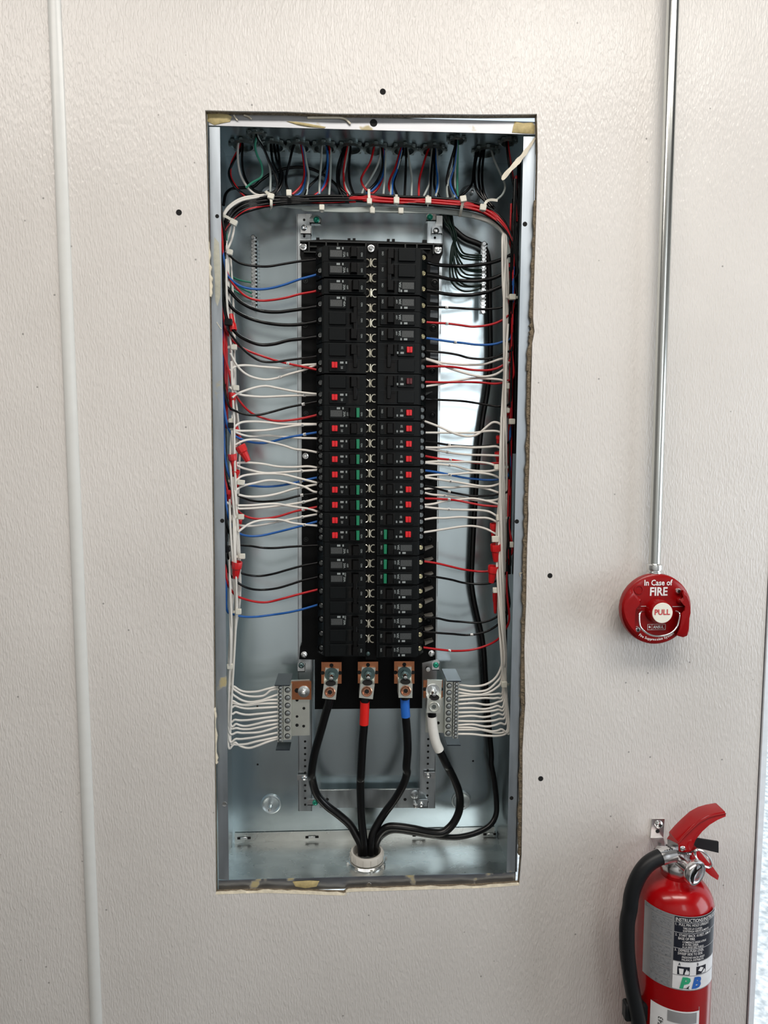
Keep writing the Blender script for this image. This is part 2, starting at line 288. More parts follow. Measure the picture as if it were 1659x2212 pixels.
# division bar on the left, aluminium edge on the right
prof = [(-.0098, 0), (-.0096, -.002), (-.007, -.0042), (-.001, -.0054), (.005, -.0046), (.0085, -.002), (.009, 0)]
xc = (XT0 + XT1) / 2; mb = MB(); n = len(prof)
mb.prism([(xc + x, YW + y, ZC) for x, y in prof], [(xc + x, YW + y, ZF) for x, y in prof])
o = mb.solo('trim_1', 'batten', 'rounded white plastic bar covering the joint left of the panel', 'trim', kind='structure')
MB().box(XT0 + .0005, XT0 + .003, YW - .0012, YW, ZF, ZC).solo('trim_2', 'seam', 'thin dark gap line beside the rounded bar', 'trim', kind='structure')
tr = MB().box(XR + .0022, XR + .0125, YW - .003, .055, ZF, ZC, .0006).solo('trim_3', 'alu', 'aluminium corner strip painted bright for outdoor light at the right end of the wall', 'trim', kind='structure')
MB().box(XR, XR + .0022, YW + .001, .05, ZF, ZC).part('joint', 'seam', tr)
DOORX = 1.75
MB().box(DOORX, 2.3, YW, .05, ZF, ZC).solo('wall_back_right', 'room', kind='structure')
MB().box(XR + .0125, DOORX, YW, .05, 1.5, ZC).solo('wall_back_over_door', 'room', kind='structure')
MB().box(-3, 2.3, -2.4, .05, ZF - .05, ZF).solo('floor', 'floor', kind='structure')
MB().box(-3, 2.3, -2.4, .05, ZC, ZC + .05).solo('ceiling', 'ceil', kind='structure')
MB().box(-3.1, -3, -2.4, .05, ZF, ZC).solo('wall_left', 'room', kind='structure')
MB().box(2.3, 2.4, -2.4, .05, ZF, ZC).solo('wall_right', 'room', kind='structure')
MB().box(-3, 2.3, -2.5, -2.4, ZF, ZC).solo('wall_front', 'bright', kind='structure')
MB().box(-4, 14, .06, 22, ZF - .10, ZF - .06).solo('ground', 'ground', kind='structure')
# ---------------------------------------------------------------- the steel box
FO = [at(*q, 0) for q in ((449, 244), (1157, 265), (1112, 1908), (470.5, 1926))]      # outer corners, flange plane: tl tr br bl
FI = [at(*q, 0) for q in ((475, 272.5), (1131, 290), (1094.5, 1885.5), (494.5, 1901))]
BD = .146
def deep(p, y): return Vector((p.x, y, p.z))
box = empty('panel_enclosure', FO[3], 'open galvanised steel electrical box recessed in the cut wall', 'electrical box')
BK = [deep(p, BD) for p in FO]; t_ = .0012
def slab(q, d): return MB().prism(q, [p + Vector(d) for p in q])
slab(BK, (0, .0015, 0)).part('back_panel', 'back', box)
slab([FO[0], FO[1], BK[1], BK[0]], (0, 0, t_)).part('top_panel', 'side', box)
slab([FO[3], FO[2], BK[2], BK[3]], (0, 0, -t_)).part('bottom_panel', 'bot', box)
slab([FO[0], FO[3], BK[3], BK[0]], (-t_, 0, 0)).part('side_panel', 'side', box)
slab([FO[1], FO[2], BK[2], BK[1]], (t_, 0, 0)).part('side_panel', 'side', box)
TL2, TR2 = at(451, 271, 0), at(1156, 290.5, 0)
fl = [slab([FO[0], FO[1], TR2, TL2], (0, .0014, 0)).part('flange', 'flangetop', box),
      slab([at(452, 274, .0), at(475, 274.5, .0), FI[3], at(472.5, 1899, 0)], (0, .0014, 0)).part('flange', 'flange', box),
      slab([at(1131, 295, 0), at(1156, 295, 0), at(1117, 1883, 0), FI[2]], (0, .0014, 0)).part('flange', 'flange', box),
      slab([at(472, 1902, .0), at(1114, 1886, 0), at(1111.5, 1908, 0), at(473, 1926, 0)], (0, .0014, 0)).part('flange', 'flangedark', box)]
for f_, hx, hy, r in ((0, 807, 265.5, .0058), (1, 469, 467, .0030), (1, 480, 1125, .0034), (2, 1134, 484, .0037), (2, 1116.5, 1126.5, .0036), (2, 1105, 1724, .0034)):
    MB().lathe([(r, 0), (r * .96, .0003), (0, .0002)], at(hx, hy, -.0001), n=18).part('bolt_hole', 'hole', fl[f_])
for f_, hx, hy in ((1, 485, 1737), (3, 797, 1911)):
    MB().lathe([(.004, 0), (.0037, .0005), (.003, .0003), (0, .0004)], at(hx, hy, -.0001), n=16).part('dimple', 'zinc', fl[f_])
MB().prism([at(x, y, -.0004) for x, y in ((463, 512), (473, 524), (475, 560), (476.5, 600), (476, 640), (470, 662), (465, 650), (464, 600), (461, 560))], [at(x, y, .0002) for x, y in ((463, 512), (473, 524), (475, 560), (476.5, 600), (476, 640), (470, 662), (465, 650), (464, 600), (461, 560))]).solo('glue_patch', 'haze', 'pale yellow adhesive haze on the left steel rim beside the ground bar', 'glue')
# lower lip with two bridge slots
lip0, lip1 = deep(FO[3], BD - .003), deep(FO[2], BD - .003)
MB().prism([lip0 + Vector((.004, 0, .0)), lip1 + Vector((-.004, 0, 0)), lip1 + Vector((-.004, 0, .0182)), lip0 + Vector((.004, 0, .0182))], [lip0 + Vector((.004, .0015, 0)), lip1 + Vector((-.004, .0015, 0)), lip1 + Vector((-.004, .0015, .0182)), lip0 + Vector((.004, .0015, .0182))]).part('bottom_lip', 'bot', box)
for x in (527, 674, 905, 1058):
    c = at(x, 1811 - (x - 500) * .016, BD - .0033); s_ = MB().box(c.x - .0125, c.x + .0125, c.y - .0003, c.y + .0002, c.z - .0022, c.z + .0022).part('slot', 'hole', box)
    MB().box(c.x - .0065, c.x + .0065, c.y - .0030, c.y - .0008, c.z - .0012, c.z + .0030, .0006).part('slot_bridge', 'zinc', s_)
for x, y in ((556, 1526), (556.5, 1651.5), (1009, 1518), (1022, 1644), (1007, 1571)):
    MB().lathe([(.0019, 0), (0, .0002)], at(x, y, BD - .0002), n=10).part('small_hole', 'hole', box)
for x, y in ((586, 1736), (996, 1728), (585, 425), (1015, 424)):
    c = at(x, y, BD); d = MB().lathe([(.0195, 0), (.0185, .003), (.0165, .0038), (.0145, .002), (.013, .0012), (0, .0012)], c, n=26).part('dimple', 'dimple', box)
    MB().lathe([(.0042, .0), (.0042, .012), (.0028, .014), (.0028, .024), (0, .0245)], c, n=12).part('mounting_bolt', 'steel', d)
# adhesive and torn strip
def blob(pts, y, th, name, mat, label, cat):
    p = [at(a, b, y) for a, b in pts]; c = sum(p, Vector()) / len(p); mb = MB(); n = len(p)
    ins = [c + (q - c) * .72 + Vector((0, -th, 0)) for q in p]
    mb.add(p + ins, [(i, (i + 1) % n, n + (i + 1) % n, n + i) for i in range(n)] + [tuple(range(n, 2 * n))])
    return mb.solo(name, mat, label, cat, sharp=70)
blob([(447, 246), (470, 243), (490, 246), (501, 252), (497, 263), (480, 266), (463, 270), (448, 262)], -.0006, .002, 'glue_patch', 'glue', 'yellow dried glue smear on the top left corner of the box rim', 'glue')
blob([(1112, 262), (1130, 266), (1150, 264), (1155.5, 272), (1155, 289), (1130, 288), (1106, 286), (1109, 272)], -.0006, .002, 'glue_patch', 'glue', 'yellow dried glue patch on the top right corner of the box rim', 'glue')
blob([(618, 262), (640, 263), (672, 268), (704, 274), (700, 277), (668, 274), (640, 269)], -.0006, .0014, 'glue_patch', 'glue', 'thin yellow glue streak on the lower half of the top rim', 'glue')
blob([(632, 1904), (668, 1902), (690, 1903), (684, 1915), (660, 1919), (638, 1915)], -.0006, .0008, 'glue_patch', 'glue', 'crusty pale glue spot on the bottom rim of the box', 'glue')
MB().tube(catmull([at(x, y, -.0022) for x, y in ((664, 254), (690, 254), (722, 254), (738, 255), (748, 259), (757, 268))]), .0016, 6).solo('glue_bead', 'strip', 'long curled bead of cream sealant on the top rim', 'sealant')
MB().tube(catmull([at(x, y, -.002) for x, y in ((505, 249), (508, 254), (513, 260))]), .0012, 5).solo('glue_bead', 'strip', 'short hooked cream sealant bead left on the top rim', 'sealant')
MB().tube(catmull([at(x, y, -.002) for x, y in ((527, 249), (536, 252), (543, 257))]), .0012, 5).solo('glue_bead', 'strip', 'second short sealant bead along the top rim from the left', 'sealant')
L = catmull([at(x, y, d) for x, y, d in ((1156, 298, -.002), (1143, 318, -.006), (1128, 338, -.012), (1112, 356, -.018), (1098, 371, -.024), (1084, 388, -.03))], 5)
mb = MB(); wd = [.0018, .0026, .003, .0034, .004, .0036, .004, .0052, .0058, .0048, .0044, .005, .0062, .0066, .0056, .0058, .0052, .0048, .0042, .0046, .005, .0054, .0056, .0052, .0046, .002]
for i, p in enumerate(L):
    w = wd[i] * .8; mb.v += [p + Vector((-w * .6, -.0008, w * .6)), p + Vector((w * .55, 0, -w * .62)), p + Vector((w * .5, .0016, -w * .55)), p + Vector((-w * .5, .001, w * .5))]
n = len(L); mb.f = [(i * 4 + k, i * 4 + (k + 1) % 4, i * 4 + 4 + (k + 1) % 4, i * 4 + 4 + k) for i in range(n - 1) for k in range(4)] + [(0, 1, 2, 3), tuple(range(4 * n - 4, 4 * n))]
mb.solo('torn_strip', 'strip', 'torn cream paper strip dangling from the top right corner', 'paper strip', sharp=60)
L = [at(x, y, -.001) for x, y in ((468, 696), (473, 704), (478, 711))]
MB().tube(catmull(L, 4), .0006, 5).solo('fibre', 'strip', 'tiny curled cream fibre lying on the left steel rim', 'fibre')
MB().tube(catmull([at(x, y, -.002) for x, y in ((1134, 1230), (1127, 1238), (1123, 1238), (1124, 1246))], 4), .0007, 5).solo('fibre', 'strip', 'frayed cream fibre stuck to the right steel rim', 'fibre')
# ---------------------------------------------------------------- interior: pan, rails, tabs
YB = .036                                                            # breaker faces
def pl(pts, y): return [at(a, b, y) for a, b in pts]
def plate(pts, y, th, mb=None):
    q = pl(pts, y); mb = mb or MB(); return mb.prism(q, [p + Vector((0, th, 0)) for p in q])
pan = empty('panel_interior', at(800, 1530, .1), 'tall black breaker support frame with zinc rails inside the box', 'panel frame')
plate([(648, 520), (700, 517), (800, 520), (956, 526), (957, 546), (953, 556), (949, 566), (941, 1405), (941, 1425), (912, 1432), (912, 1530), (680, 1532), (680, 1425), (646, 1424), (648, 1398), (652, 1392), (651, 560), (648, 552)], .088, .046).part('base_pan', 'black', pan)
for a in (((648, 519), (957, 526), (957, 529), (648, 522)), ((666, 521), (669, 521), (669, 543), (666, 543)), ((703, 520), (706, 520), (706, 535), (703, 535)), ((728, 521), (731, 521), (731, 535), (728, 535)), ((789, 522), (792, 522), (792, 540), (789, 540)), ((814, 523), (817, 523), (817, 545), (814, 545)), ((874, 524), (877, 524), (877, 537), (874, 537)),
          ((899, 525), (902, 525), (902, 537), (899, 537)), ((935, 525), (938, 525), (938, 548), (935, 548)), ((656, 542), (684, 543), (684, 546), (656, 545)), ((669, 531), (684, 531), (684, 534), (669, 534)), ((905, 536), (930, 537), (930, 539), (905, 538))):
    plate(a, .081, .008).part('rib', 'rib', pan)
for a in (((683, 513), (690, 513), (690, 519), (683, 519)), ((751, 514.5), (757, 514.5), (757, 521), (751, 521)), ((762, 514.5), (768, 514.5), (768, 521), (762, 521)), ((836, 516), (842, 516), (842, 523), (836, 523)), ((847, 516), (853, 516), (853, 523), (847, 523)), ((913, 518), (922, 518), (922, 525), (913, 525))):
    plate(a, .086, .01).part('clip_tab', 'black', pan)
plate([(792, 525), (816, 525), (813, 1425), (790, 1425)], .047, .04).part('bus_cover', 'black', pan)
# zinc bolts
for (x, y, r) in ((655, 533, .0052), (801.5, 537, .005), (946, 540, .0056), (657, 1413.5, .0048), (932, 1411, .0048), (660, 985, .0046)):
    c = at(x, y, .0865 if x != 801.5 else .045); b = MB().lathe([(r * 1.15, -.002), (r * 1.15, .0012), (r * .9, .0016)], c, n=20).lathe([(r * .82, .001), (r * .82, .0042), (r * .6, .005), (0, .005)], c, hexa=True).part('mounting_bolt', 'steel', pan)
MB().lathe([(.0036, -.003), (.0036, .001), (.002, .0018), (0, .0018)], at(795, 1412, .045), n=14).part('rivet', 'teal', pan)
for (x, y) in ((660, 607), (659, 703), (658, 801), (661, 893), (661, 1077), (661, 1165)):
    MB().lathe([(.0042, 0), (.0042, .001), (.003, .001), (.0028, 0), (.0015, .001), (0, .001)], at(x, y, .088), n=14).part('bolt_hole', 'rib', pan)
for (x, y) in ((939, 611), (936, 708), (934, 802), (934, 897), (931, 1035), (928, 1166), (926, 1255), (925, 1341)):
    MB().lathe([(.0062, 0), (.0062, .0012), (.0045, .0016), (.004, 0), (.0018, .001), (0, .0012)], at(x, y, .088), n=16).part('bolt_hole', 'black2', pan)
for y in (580, 644, 677, 735, 765, 1092):
    plate([(930, y - 7), (946, y - 5), (946, y + 10), (929, y + 8)], .0872, .001).part('recess_panel', 'fiber', pan)
for y in (846, 1060, 1181, 1207, 1239, 1270, 1296, 1329, 1357, 1385):
    s_ = 0 if y > 1150 else -2
    plate([(918, y + 3), (936 + s_, y - 1), (936 + s_, y + 1), (918, y + 9)], .066, .02).part('rib', 'ribgrey' if y > 1150 else 'rib', pan)
# tabs of the bus down the middle: a blade between two curled ears
tabm = MB(); tabm.box(-.0012, .0012, -.004, .004, -.0066, .0066, .0004)
for sx in (-1, 1):
    tabm.tube([(sx * (.0071 - .0046 * math.cos(t)), -.0015, sz * (.0028 + .0034 * math.sin(t)) ) for sz in (-1, 1) for t in ()] or [(sx * (.0070 - .0053 * math.sin(a)), -.001, .0063 * math.cos(a)) for a in [k * math.pi / 8 for k in range(-1, 10)]], .0009, 5)
tmesh = tabm.mesh('bus_tab', 'tab')
for i in range(26):
    y = 568.6 + i * 32.42; o = bpy.data.objects.new('bus_tab', tmesh); COL.objects.link(o); o.parent = pan
    o.location = at(801.3 - i * .19, y, .0445) - pan.location; o.rotation_euler = (0, THETA, random.uniform(-.35, .35))
# rails
for side, q0, q1, xs in ((0, (645, 462), (672, 462), ((648, 1752), (673.5, 1752))), (1, (925, 465), (953, 466), ((907, 1746), (937, 1746)))):
    a, b = at(q0[0] - 3 * (1 - side), q0[1], .112), at(q1[0] + 2 * side, q1[1], .112); c, d = at(xs[0][0] - 3 * (1 - side), xs[0][1], .112), at(xs[1][0] + 2 * side, xs[1][1], .112)
    r_ = slab([a, b, d, c], (0, .0015, 0)).part('rail', 'rail', pan)
    for e, f in ((a, c), (b, d)):
        slab([e + Vector((-.0008, 0, 0)), e + Vector((.0008, 0, 0)), f + Vector((.0008, 0, 0)), f + Vector((-.0008, 0, 0))], (0, .034, 0)).part('rail_flange', 'rail', r_)
    for k, y in enumerate((474, 495, 507, 1591, 1606, 1620, 1634, 1648, 1663, 1692, 1705, 1722, 1737)):
        f = (y - 462) / 1290; m_ = (a + b) / 2 * (1 - f) + (c + d) / 2 * f
        MB().lathe([(.0022, 0), (0, .0002)], m_ + Vector((0, -.0003, 0)), n=10).part('rail_hole', 'hole', r_)
slab([at(690, 1707.5, .13), at(916, 1705, .13), at(916, 1745, .13), at(690, 1745, .13)], (0, .0015, 0)).part('cross_bar', 'rail', pan)
slab([at(690, 1706, .122), at(916, 1703.5, .122), at(916, 1705, .13), at(690, 1707.5, .13)], (0, .0, .0012)).part('cross_bar', 'rail', pan)
for x in (707, 875): MB().lathe([(.003, 0), (0, .0002)], at(x, 1727, .1297), n=10).part('rail_hole', 'hole', pan)
MB().lathe([(.008, 0), (.008, .001), (.007, .0014), (0, .0014)], at(896, 1716, .13), n=18).part('knockout', 'rail', pan)
MB().lathe([(.004, 0), (.004, .012), (.005, .012), (.005, .016), (0, .017)], at(896, 1731, .128), n=12).part('rail_bolt', 'steel', pan)
# spring clips with screws
def clip(x, y, w, h, d, mat='zinc', screw=None, sm='greenscrew', foot=True, chamf=.25):
    c = at(x, y, d); W2, H2 = w / 2, h / 2; k = chamf * w
    b = MB().poly([(c.x - W2, c.z - H2), (c.x + W2, c.z - H2), (c.x + W2, c.z + H2 - k), (c.x + W2 - k, c.z + H2), (c.x - W2 + k, c.z + H2), (c.x - W2, c.z + H2 - k)], d, d + .0014)
    if foot: b.box(c.x - W2, c.x + W2, d, d + .012, c.z - H2, c.z - H2 + .0014).box(c.x + W2 - .001, c.x + W2 + .0004, d, d + .010, c.z - H2, c.z + H2 * .4)
    o = b.part('clip', mat, pan)
    if screw is not None:
        sx, sy = screw; q = at(sx, sy, d); MB().lathe([(.0052, 0), (.0052, .0014), (.0042, .003), (.0026, .0036), (.0016, .0026), (0, .0024)], q, n=16).part('clip_screw', sm, o)
    return o
clip(681, 473.5, .0195, .0135, .10, 'steel', (683.5, 475)); clip(661, 496, .018, .015, .104, 'zinc', (657, 492), 'zinc', True, .1)
clip(931.5, 468.5, .0175, .0135, .10, 'steel', (928.5, 469)); clip(944.5, 496.5, .018, .014, .104, 'zinc', (942, 499), 'zinc', True, .1)
clip(651, 1441, .013, .0175, .075, 'zinc', (651, 1437), 'teal'); clip(941.5, 1437, .013, .019, .07, 'steel', (941.5, 1436.5)); MB().lathe([(.005, 0), (.005, .0015), (.004, .003), (0, .0034)], at(924.5, 1445, .08), n=14).part('clip_screw', 'zinc', pan)
clip(652, 1680, .017, .011, .106, 'zinc', (657.5, 1680), 'zinc', False, .02); clip(928, 1675, .02, .012, .106, 'zinc', (925, 1675), 'zinc', False, .02)
clip(674, 1733, .017, .012, .098, 'zinc', (681, 1733.5)); clip(913.5, 1736, .018, .015, .10, 'rail', (910, 1737.5), 'zinc', True, .1)
# ---------------------------------------------------------------- circuit breakers
PT = .02515                                                          # slot pitch
_cache = {}
def cached(key, fn):
    if key not in _cache: _cache[key] = fn()
    return _cache[key]
def bpart(name, key, fn, parent, loc=(0, 0, 0)):
    o = bpy.data.objects.new(name, cached(key, fn)); COL.objects.link(o); o.parent = parent; o.location = loc; return o
def body_mesh(p):
    h = PT * p / 2 - .0005; mb = MB(); pr = [(-.0344, 0), (.0344, 0), (.0344, .055), (-.0485, .055), (-.0485, .027), (-.0375, .006), (-.0344, .005)]
    mb.prism([(x, y, h) for x, y in pr], [(x, y, -h) for x, y in pr])
    return mb.mesh('body', 'black2')
def face_mesh(): return MB().box(-.0262, .0306, -.0042, .001, -.0101, .0101, .0007).mesh('label_plate', 'black2')
def facew_mesh(): return MB().box(-.0262, .0015, -.0042, .001, -.0101, .0101, .0007).mesh('label_plate', 'black2')
def handle_mesh(): return MB().prism([(-.0062, 0, .0086), (.0062, 0, .0086), (.0062, 0, -.0086), (-.0062, 0, -.0086)], [(-.0035, -.0105, .0076), (.0048, -.0105, .0076), (.0048, -.0105, -.0076), (-.0035, -.0105, -.0076)]).mesh('toggle', 'handle')
def slot_mesh(): return MB().box(-.009, .009, -.0046, -.0038, -.0095, .0095).mesh('toggle_slot', 'hole')
def screw_mesh(m): return lambda: MB().lathe([(.0041, -.002), (.0041, .0010), (.0036, .0014)], (0, 0, 0), (-.35, -.94, 0), n=14).box(-.0034, .0034, -.0019, -.001, -.0004, .0004).lathe([(.0034, 0), (.0034, .0012), (.003, .0015), (.0014, .0011), (0, .0005)], (0, 0, 0), (-.35, -.94, 0), n=14).mesh('terminal_screw', m)
def socket_mesh(): return MB().lathe([(.0064, -.003), (.0064, .0004), (.0056, .0008), (.0054, -.001), (0, -.001)], (0, 0, 0), (-.6, -.8, 0), n=14).mesh('terminal_socket', 'handle')
def screwslot(): return MB().box(-.0036, .0036, -.0022, -.0004, -.0007, .0007).xf(Matrix.Rotation(.6, 4, 'Y')).mesh('screw_slot', 'hole')
def txt(s, size, mat): return lambda: lettering(s, size, lambda u, v: (v, 0, -u), .02).mesh('rating_text', mat)
def fine_mesh(): return MB().box(-.0095, .0095, -.0001, .0001, -.0052, .0052).mesh('fine_print', 'fine')
def fine2_mesh(): return MB().box(-.0028, .0028, -.0001, .0001, -.0016, .0016).box(.0062, .0086, -.0001, .0001, -.0018, .0018).mesh('print_mark', 'ink')
def btn_mesh(m): return lambda: MB().box(-.0046, -.0006, -.0066, 0, -.0048, .0048, .0006).box(.0006, .0046, -.0066, 0, -.0048, .0048, .0006).box(-.001, .001, -.005, 0, -.0046, .0046).mesh('test_button', m)
def flag_mesh(): return MB().box(-.0026, .0026, -.0095, 0, -.0078, .0078, .0004).mesh('on_flag', 'green')
def tie_mesh(p): return lambda: MB().box(-.0035, .0035, -.0125, -.0085, -PT * (p - .9) / 2 - .003, PT * (p - .9) / 2 + .003, .001).mesh('handle_tie', 'handle')
def bar_mesh(): return MB().box(-.0266, .0306, -.0045, -.0041, -.0002, .0002).mesh('edge_line', 'rib')
LSLOT = [548, 582, 619, 655, 689, 722, 757, 789.5, 827, 858, 892, 926, 959, 992, 1025, 1057.5, 1090, 1123, 1155, 1187, 1218, 1249, 1279, 1310, 1340.5, 1371.5, 1403]
RSLOT = [551, 585, 621, 656, 689.5, 724, 757.5, 790, 825.5, 856.5, 892, 926, 959, 991, 1025, 1056.5, 1089, 1121, 1153, 1184.5, 1217, 1247.5, 1280, 1312, 1343, 1374.5, 1405]
ORD = 'first second third fourth fifth sixth seventh eighth ninth tenth eleventh twelfth thirteenth fourteenth fifteenth sixteenth seventeenth eighteenth nineteenth twentieth twenty-first twenty-second twenty-third twenty-fourth twenty-fifth twenty-sixth twenty-seventh'.split()
def breaker(side, i, poles=1, gf=None, flag=False, on=False, rating='20A', dark=False, brass=False, wide=False):
    L = LSLOT if side == 'left' else RSLOT
    py = sum(L[i:i + poles]) / poles; f = (py - 548) / 855
    cx = (745.5 + .6 * f) if side == 'left' else (862.5 - 5.5 * f)
    what = ('one-pole' if poles == 1 else 'two-pole' if poles == 2 else 'three-pole')
    ex = (' with dark red button' if dark else ' with red button' if gf is not None else '') + (' and green flag' if flag and gf is not None else ' with green flag' if flag else '')
    if not ex: ex = ' with printed label'
    lab = f'{what} black breaker{ex} at {ORD[i]} slot of {side} column'
    grp = {1: 'one-pole breakers', 2: 'two-pole breakers', 3: 'three-pole breakers'}[poles] + ' in the panel'
    e = empty('circuit_breaker', at(cx, py, YB), lab, 'circuit breaker', grp); e.rotation_euler = (0, THETA + (math.pi if side == 'right' else 0), 0)
    bd_ = bpart('body', ('body', poles), lambda: body_mesh(poles), e)
    for k in range(poles):
        z = PT * ((poles - 1) / 2 - k) * (1 if side == 'left' else -1)
        w = poles > 1
        fp = bpart('label_plate', 'facew' if w else 'face', facew_mesh if w else face_mesh, e, (0, 0, z))
        bpart('edge_line', 'edge', bar_mesh, fp, (0, 0, .0098 if side == 'left' else -.0098))
        bpart('toggle_slot', 'slot', slot_mesh, e, (.0145, -.0001 if not w else .0042, z))
        hx = .0118 if flag and on else .0165 if on else .0135 if not flag else .0118
        if not w or k == (poles - 1) // 2 or poles == 3: bpart('toggle', 'handle', handle_mesh, e, (hx, -.004 if not w else -.001, z))
        g = gf == k
        if g:
            bpart('test_button', ('btn', dark), btn_mesh('tdark' if dark else 'tred'), e, (-.0172, -.0042, z))
            bpart('rating_text', ('t', '20'), txt('20', .0046, 'ink'), fp, (-.0055, -.0044, -.0035)); bpart('print_mark', 'mark', fine2_mesh, fp, (-.0055, -.0043, .0045))
        elif (poles == 3 and k == (0 if side == 'left' else 2)) or poles == 1:
            bpart('fine_print', 'fine', fine_mesh, fp, (-.0145, -.0043, -.0012))
            bpart('rating_text', ('t', rating), txt(rating, .0052, 'ink'), fp, (-.0015, -.0044, -.0022)); bpart('print_mark', 'mark', fine2_mesh, fp, (-.011, -.0043, .0072))
            bpart('rating_text', ('t', 'OFF'), txt('OFF', .0036, 'ink'), fp, (.0036 if poles == 1 else -.0005, -.0044, -.0022 if poles == 1 else .006))
        if poles == 1 or poles == 3: bpart('rating_text', ('t', 'ON'), txt('ON', .004, 'ink'), e, (.0268, -.0044 if poles == 1 else -.0003, z - .002))
        if flag and (g or gf is None): bpart('on_flag', 'flag', flag_mesh, e, (.0208, -.003, z))
        zs = (.0058, -.0058) if (poles == 1 and gf is not None) or (poles == 2 and g) else (0,)
        for q in zs:
            bpart('terminal_socket', 'sock', socket_mesh, bd_, (-.0425, .0125, z + q - .001))
            sc_ = bpart('terminal_screw', ('scr', brass), screw_mesh('brass' if brass else 'dullscrew'), bd_, (-.0405, .0105, z + q))
    if poles > 1: bpart('handle_tie', ('tie', poles), tie_mesh(poles), e, (.0165, .002, 0))
    return e
for i in range(3): breaker('left', i, rating=('15A', '20A', '20A')[i], on=i == 2)
breaker('left', 3, 3, rating='40A'); breaker('left', 6, 2, 1); breaker('left', 8, 2, 1); breaker('left', 10, flag=True); breaker('left', 11, gf=0)
for i in range(12, 19): breaker('left', i, gf=0, flag=True, on=True)
breaker('left', 19, on=True); breaker('left', 20, on=True); breaker('left', 21, 3, on=True); breaker('left', 24, 3, on=True)
breaker('right', 0, 3, rating='35A', brass=True)
for i in (3, 4, 5): breaker('right', i, brass=True)
breaker('right', 6, 2, 0); breaker('right', 8, 2, 0, dark=True)
for i in range(10, 18): breaker('right', i, gf=0)
breaker('right', 18, gf=0, flag=True)
for i in range(19, 27): breaker('right', i, flag=i < 22, brass=True, rating='15A' if i == 26 else '20A')
# ---------------------------------------------------------------- main lugs
def lug(name, quad_cu, body_up, body_dn, stud, ring, label, dn_y=.030, up_y=.055, ringmat='coppr2'):
    e = empty(name, ac(*stud, up_y), label, 'terminal lug', 'main terminal lugs')
    c = stud[0]
    if quad_cu:
        cu = slab([ac(c, *q, up_y + .004) for q in quad_cu], (0, .004, 0)).part('copper_plate', 'copper', e)
        xs = [q[0] for q in quad_cu]; ys = [q[1] for q in quad_cu]; xm = sum(xs) / 4
        for hx, hy in ((xm, min(ys) + 30), (min(xs) + 12, (min(ys) + max(ys)) / 2), (max(xs) - 14, (min(ys) + max(ys)) / 2)):
            MB().lathe([(.0035, 0), (0, .0003)], ac(c, hx, hy, up_y + .0038), n=14).part('bolt_hole', 'hole', cu)
    u = [ac(c, *q, up_y) for q in body_up]; d = [ac(c, *q, dn_y) for q in body_dn]      # upper tongue, lower block
    b = MB().prism(u, [p + Vector((0, .004, 0)) for p in u])
    b.prism(d, [p + Vector((0, up_y - dn_y + .004, 0)) for p in d])
    b.prism([u[3], u[2], d[1], d[0]], [u[3] + Vector((0, .003, 0)), u[2] + Vector((0, .003, 0)), d[1] + Vector((0, .003, -.002)), d[0] + Vector((0, .003, -.002))])
    bo = b.part('lug_body', 'alum', e)
    k = ac(*stud, up_y)
    MB().lathe([(.0122, 0), (.0122, .0012), (.0118, .0016), (0, .0016)], k, n=24).part('washer', 'teal' if ringmat != 'alum' else 'zinc', e)
    MB().lathe([(.0068, .0016), (.0068, .0066), (.0058, .0072), (0, .0072)], k, hexa=True).part('hex_nut', 'teal' if ringmat != 'alum' else 'zinc', e)
    MB().lathe([(.0038, 0), (.0038, .020), (.003, .0215), (0, .0218)], k, n=12).part('stud', 'steel', e)
    h = MB().lathe([(.0088, .0002), (.003, .0004)], ((d[0] + d[1]) / 2) + Vector((0, .004, .0015)), (0, -.3, 1), n=20).part('cable_bore', 'hole', e)
    q = ac(c, *ring, dn_y); MB().lathe([(.0092, -.001), (.0092, .0012), (.0082, .0018), (.0068, .0016), (.0062, .0006), (.0042, .0006)], q, n=24).part('set_screw', ringmat, e)
    MB().lathe([(.0042, .0008), (0, .0004)], q, hexa=True).part('screw_socket', 'hole' if ringmat != 'alum' else 'conn_shaded', e)
    return e
lug('terminal_lug', [(1110, 133), (1300, 133), (1300, 335), (1110, 335)], [(1148, 185), (1275, 195), (1262, 318), (1133, 310)], [(1133, 345), (1262, 350), (1245, 487), (1117, 474)], ('I', 1207, 248), (1190, 415), 'aluminium lug on copper plate, first from the left, with plain black cable')
lug('terminal_lug', [(1454, 130), (1645, 128), (1645, 332), (1454, 332)], [(1492, 180), (1620, 185), (1610, 312), (1478, 306)], [(1478, 338), (1612, 345), (1595, 482), (1465, 468)], ('I', 1550, 242), (1538, 408), 'aluminium lug on copper plate, middle one, above the red taped cable')
lug('terminal_lug', [(225, 125), (415, 125), (415, 335), (225, 335)], [(262, 178), (388, 178), (388, 302), (262, 302)], [(266, 330), (398, 334), (396, 470), (266, 468)], ('J', 322, 240), (333, 402), 'aluminium lug on copper plate, third from the left, above the blue taped cable')
lug('terminal_lug', [(500, 305), (682, 305), (682, 470), (500, 470)], [(538, 300), (676, 305), (668, 450), (530, 445)], [(538, 475), (672, 488), (660, 616), (530, 610)], ('J', 588, 400), (600, 552), 'neutral aluminium lug above the white taped cable, right of the others', .033, .056, 'alum')
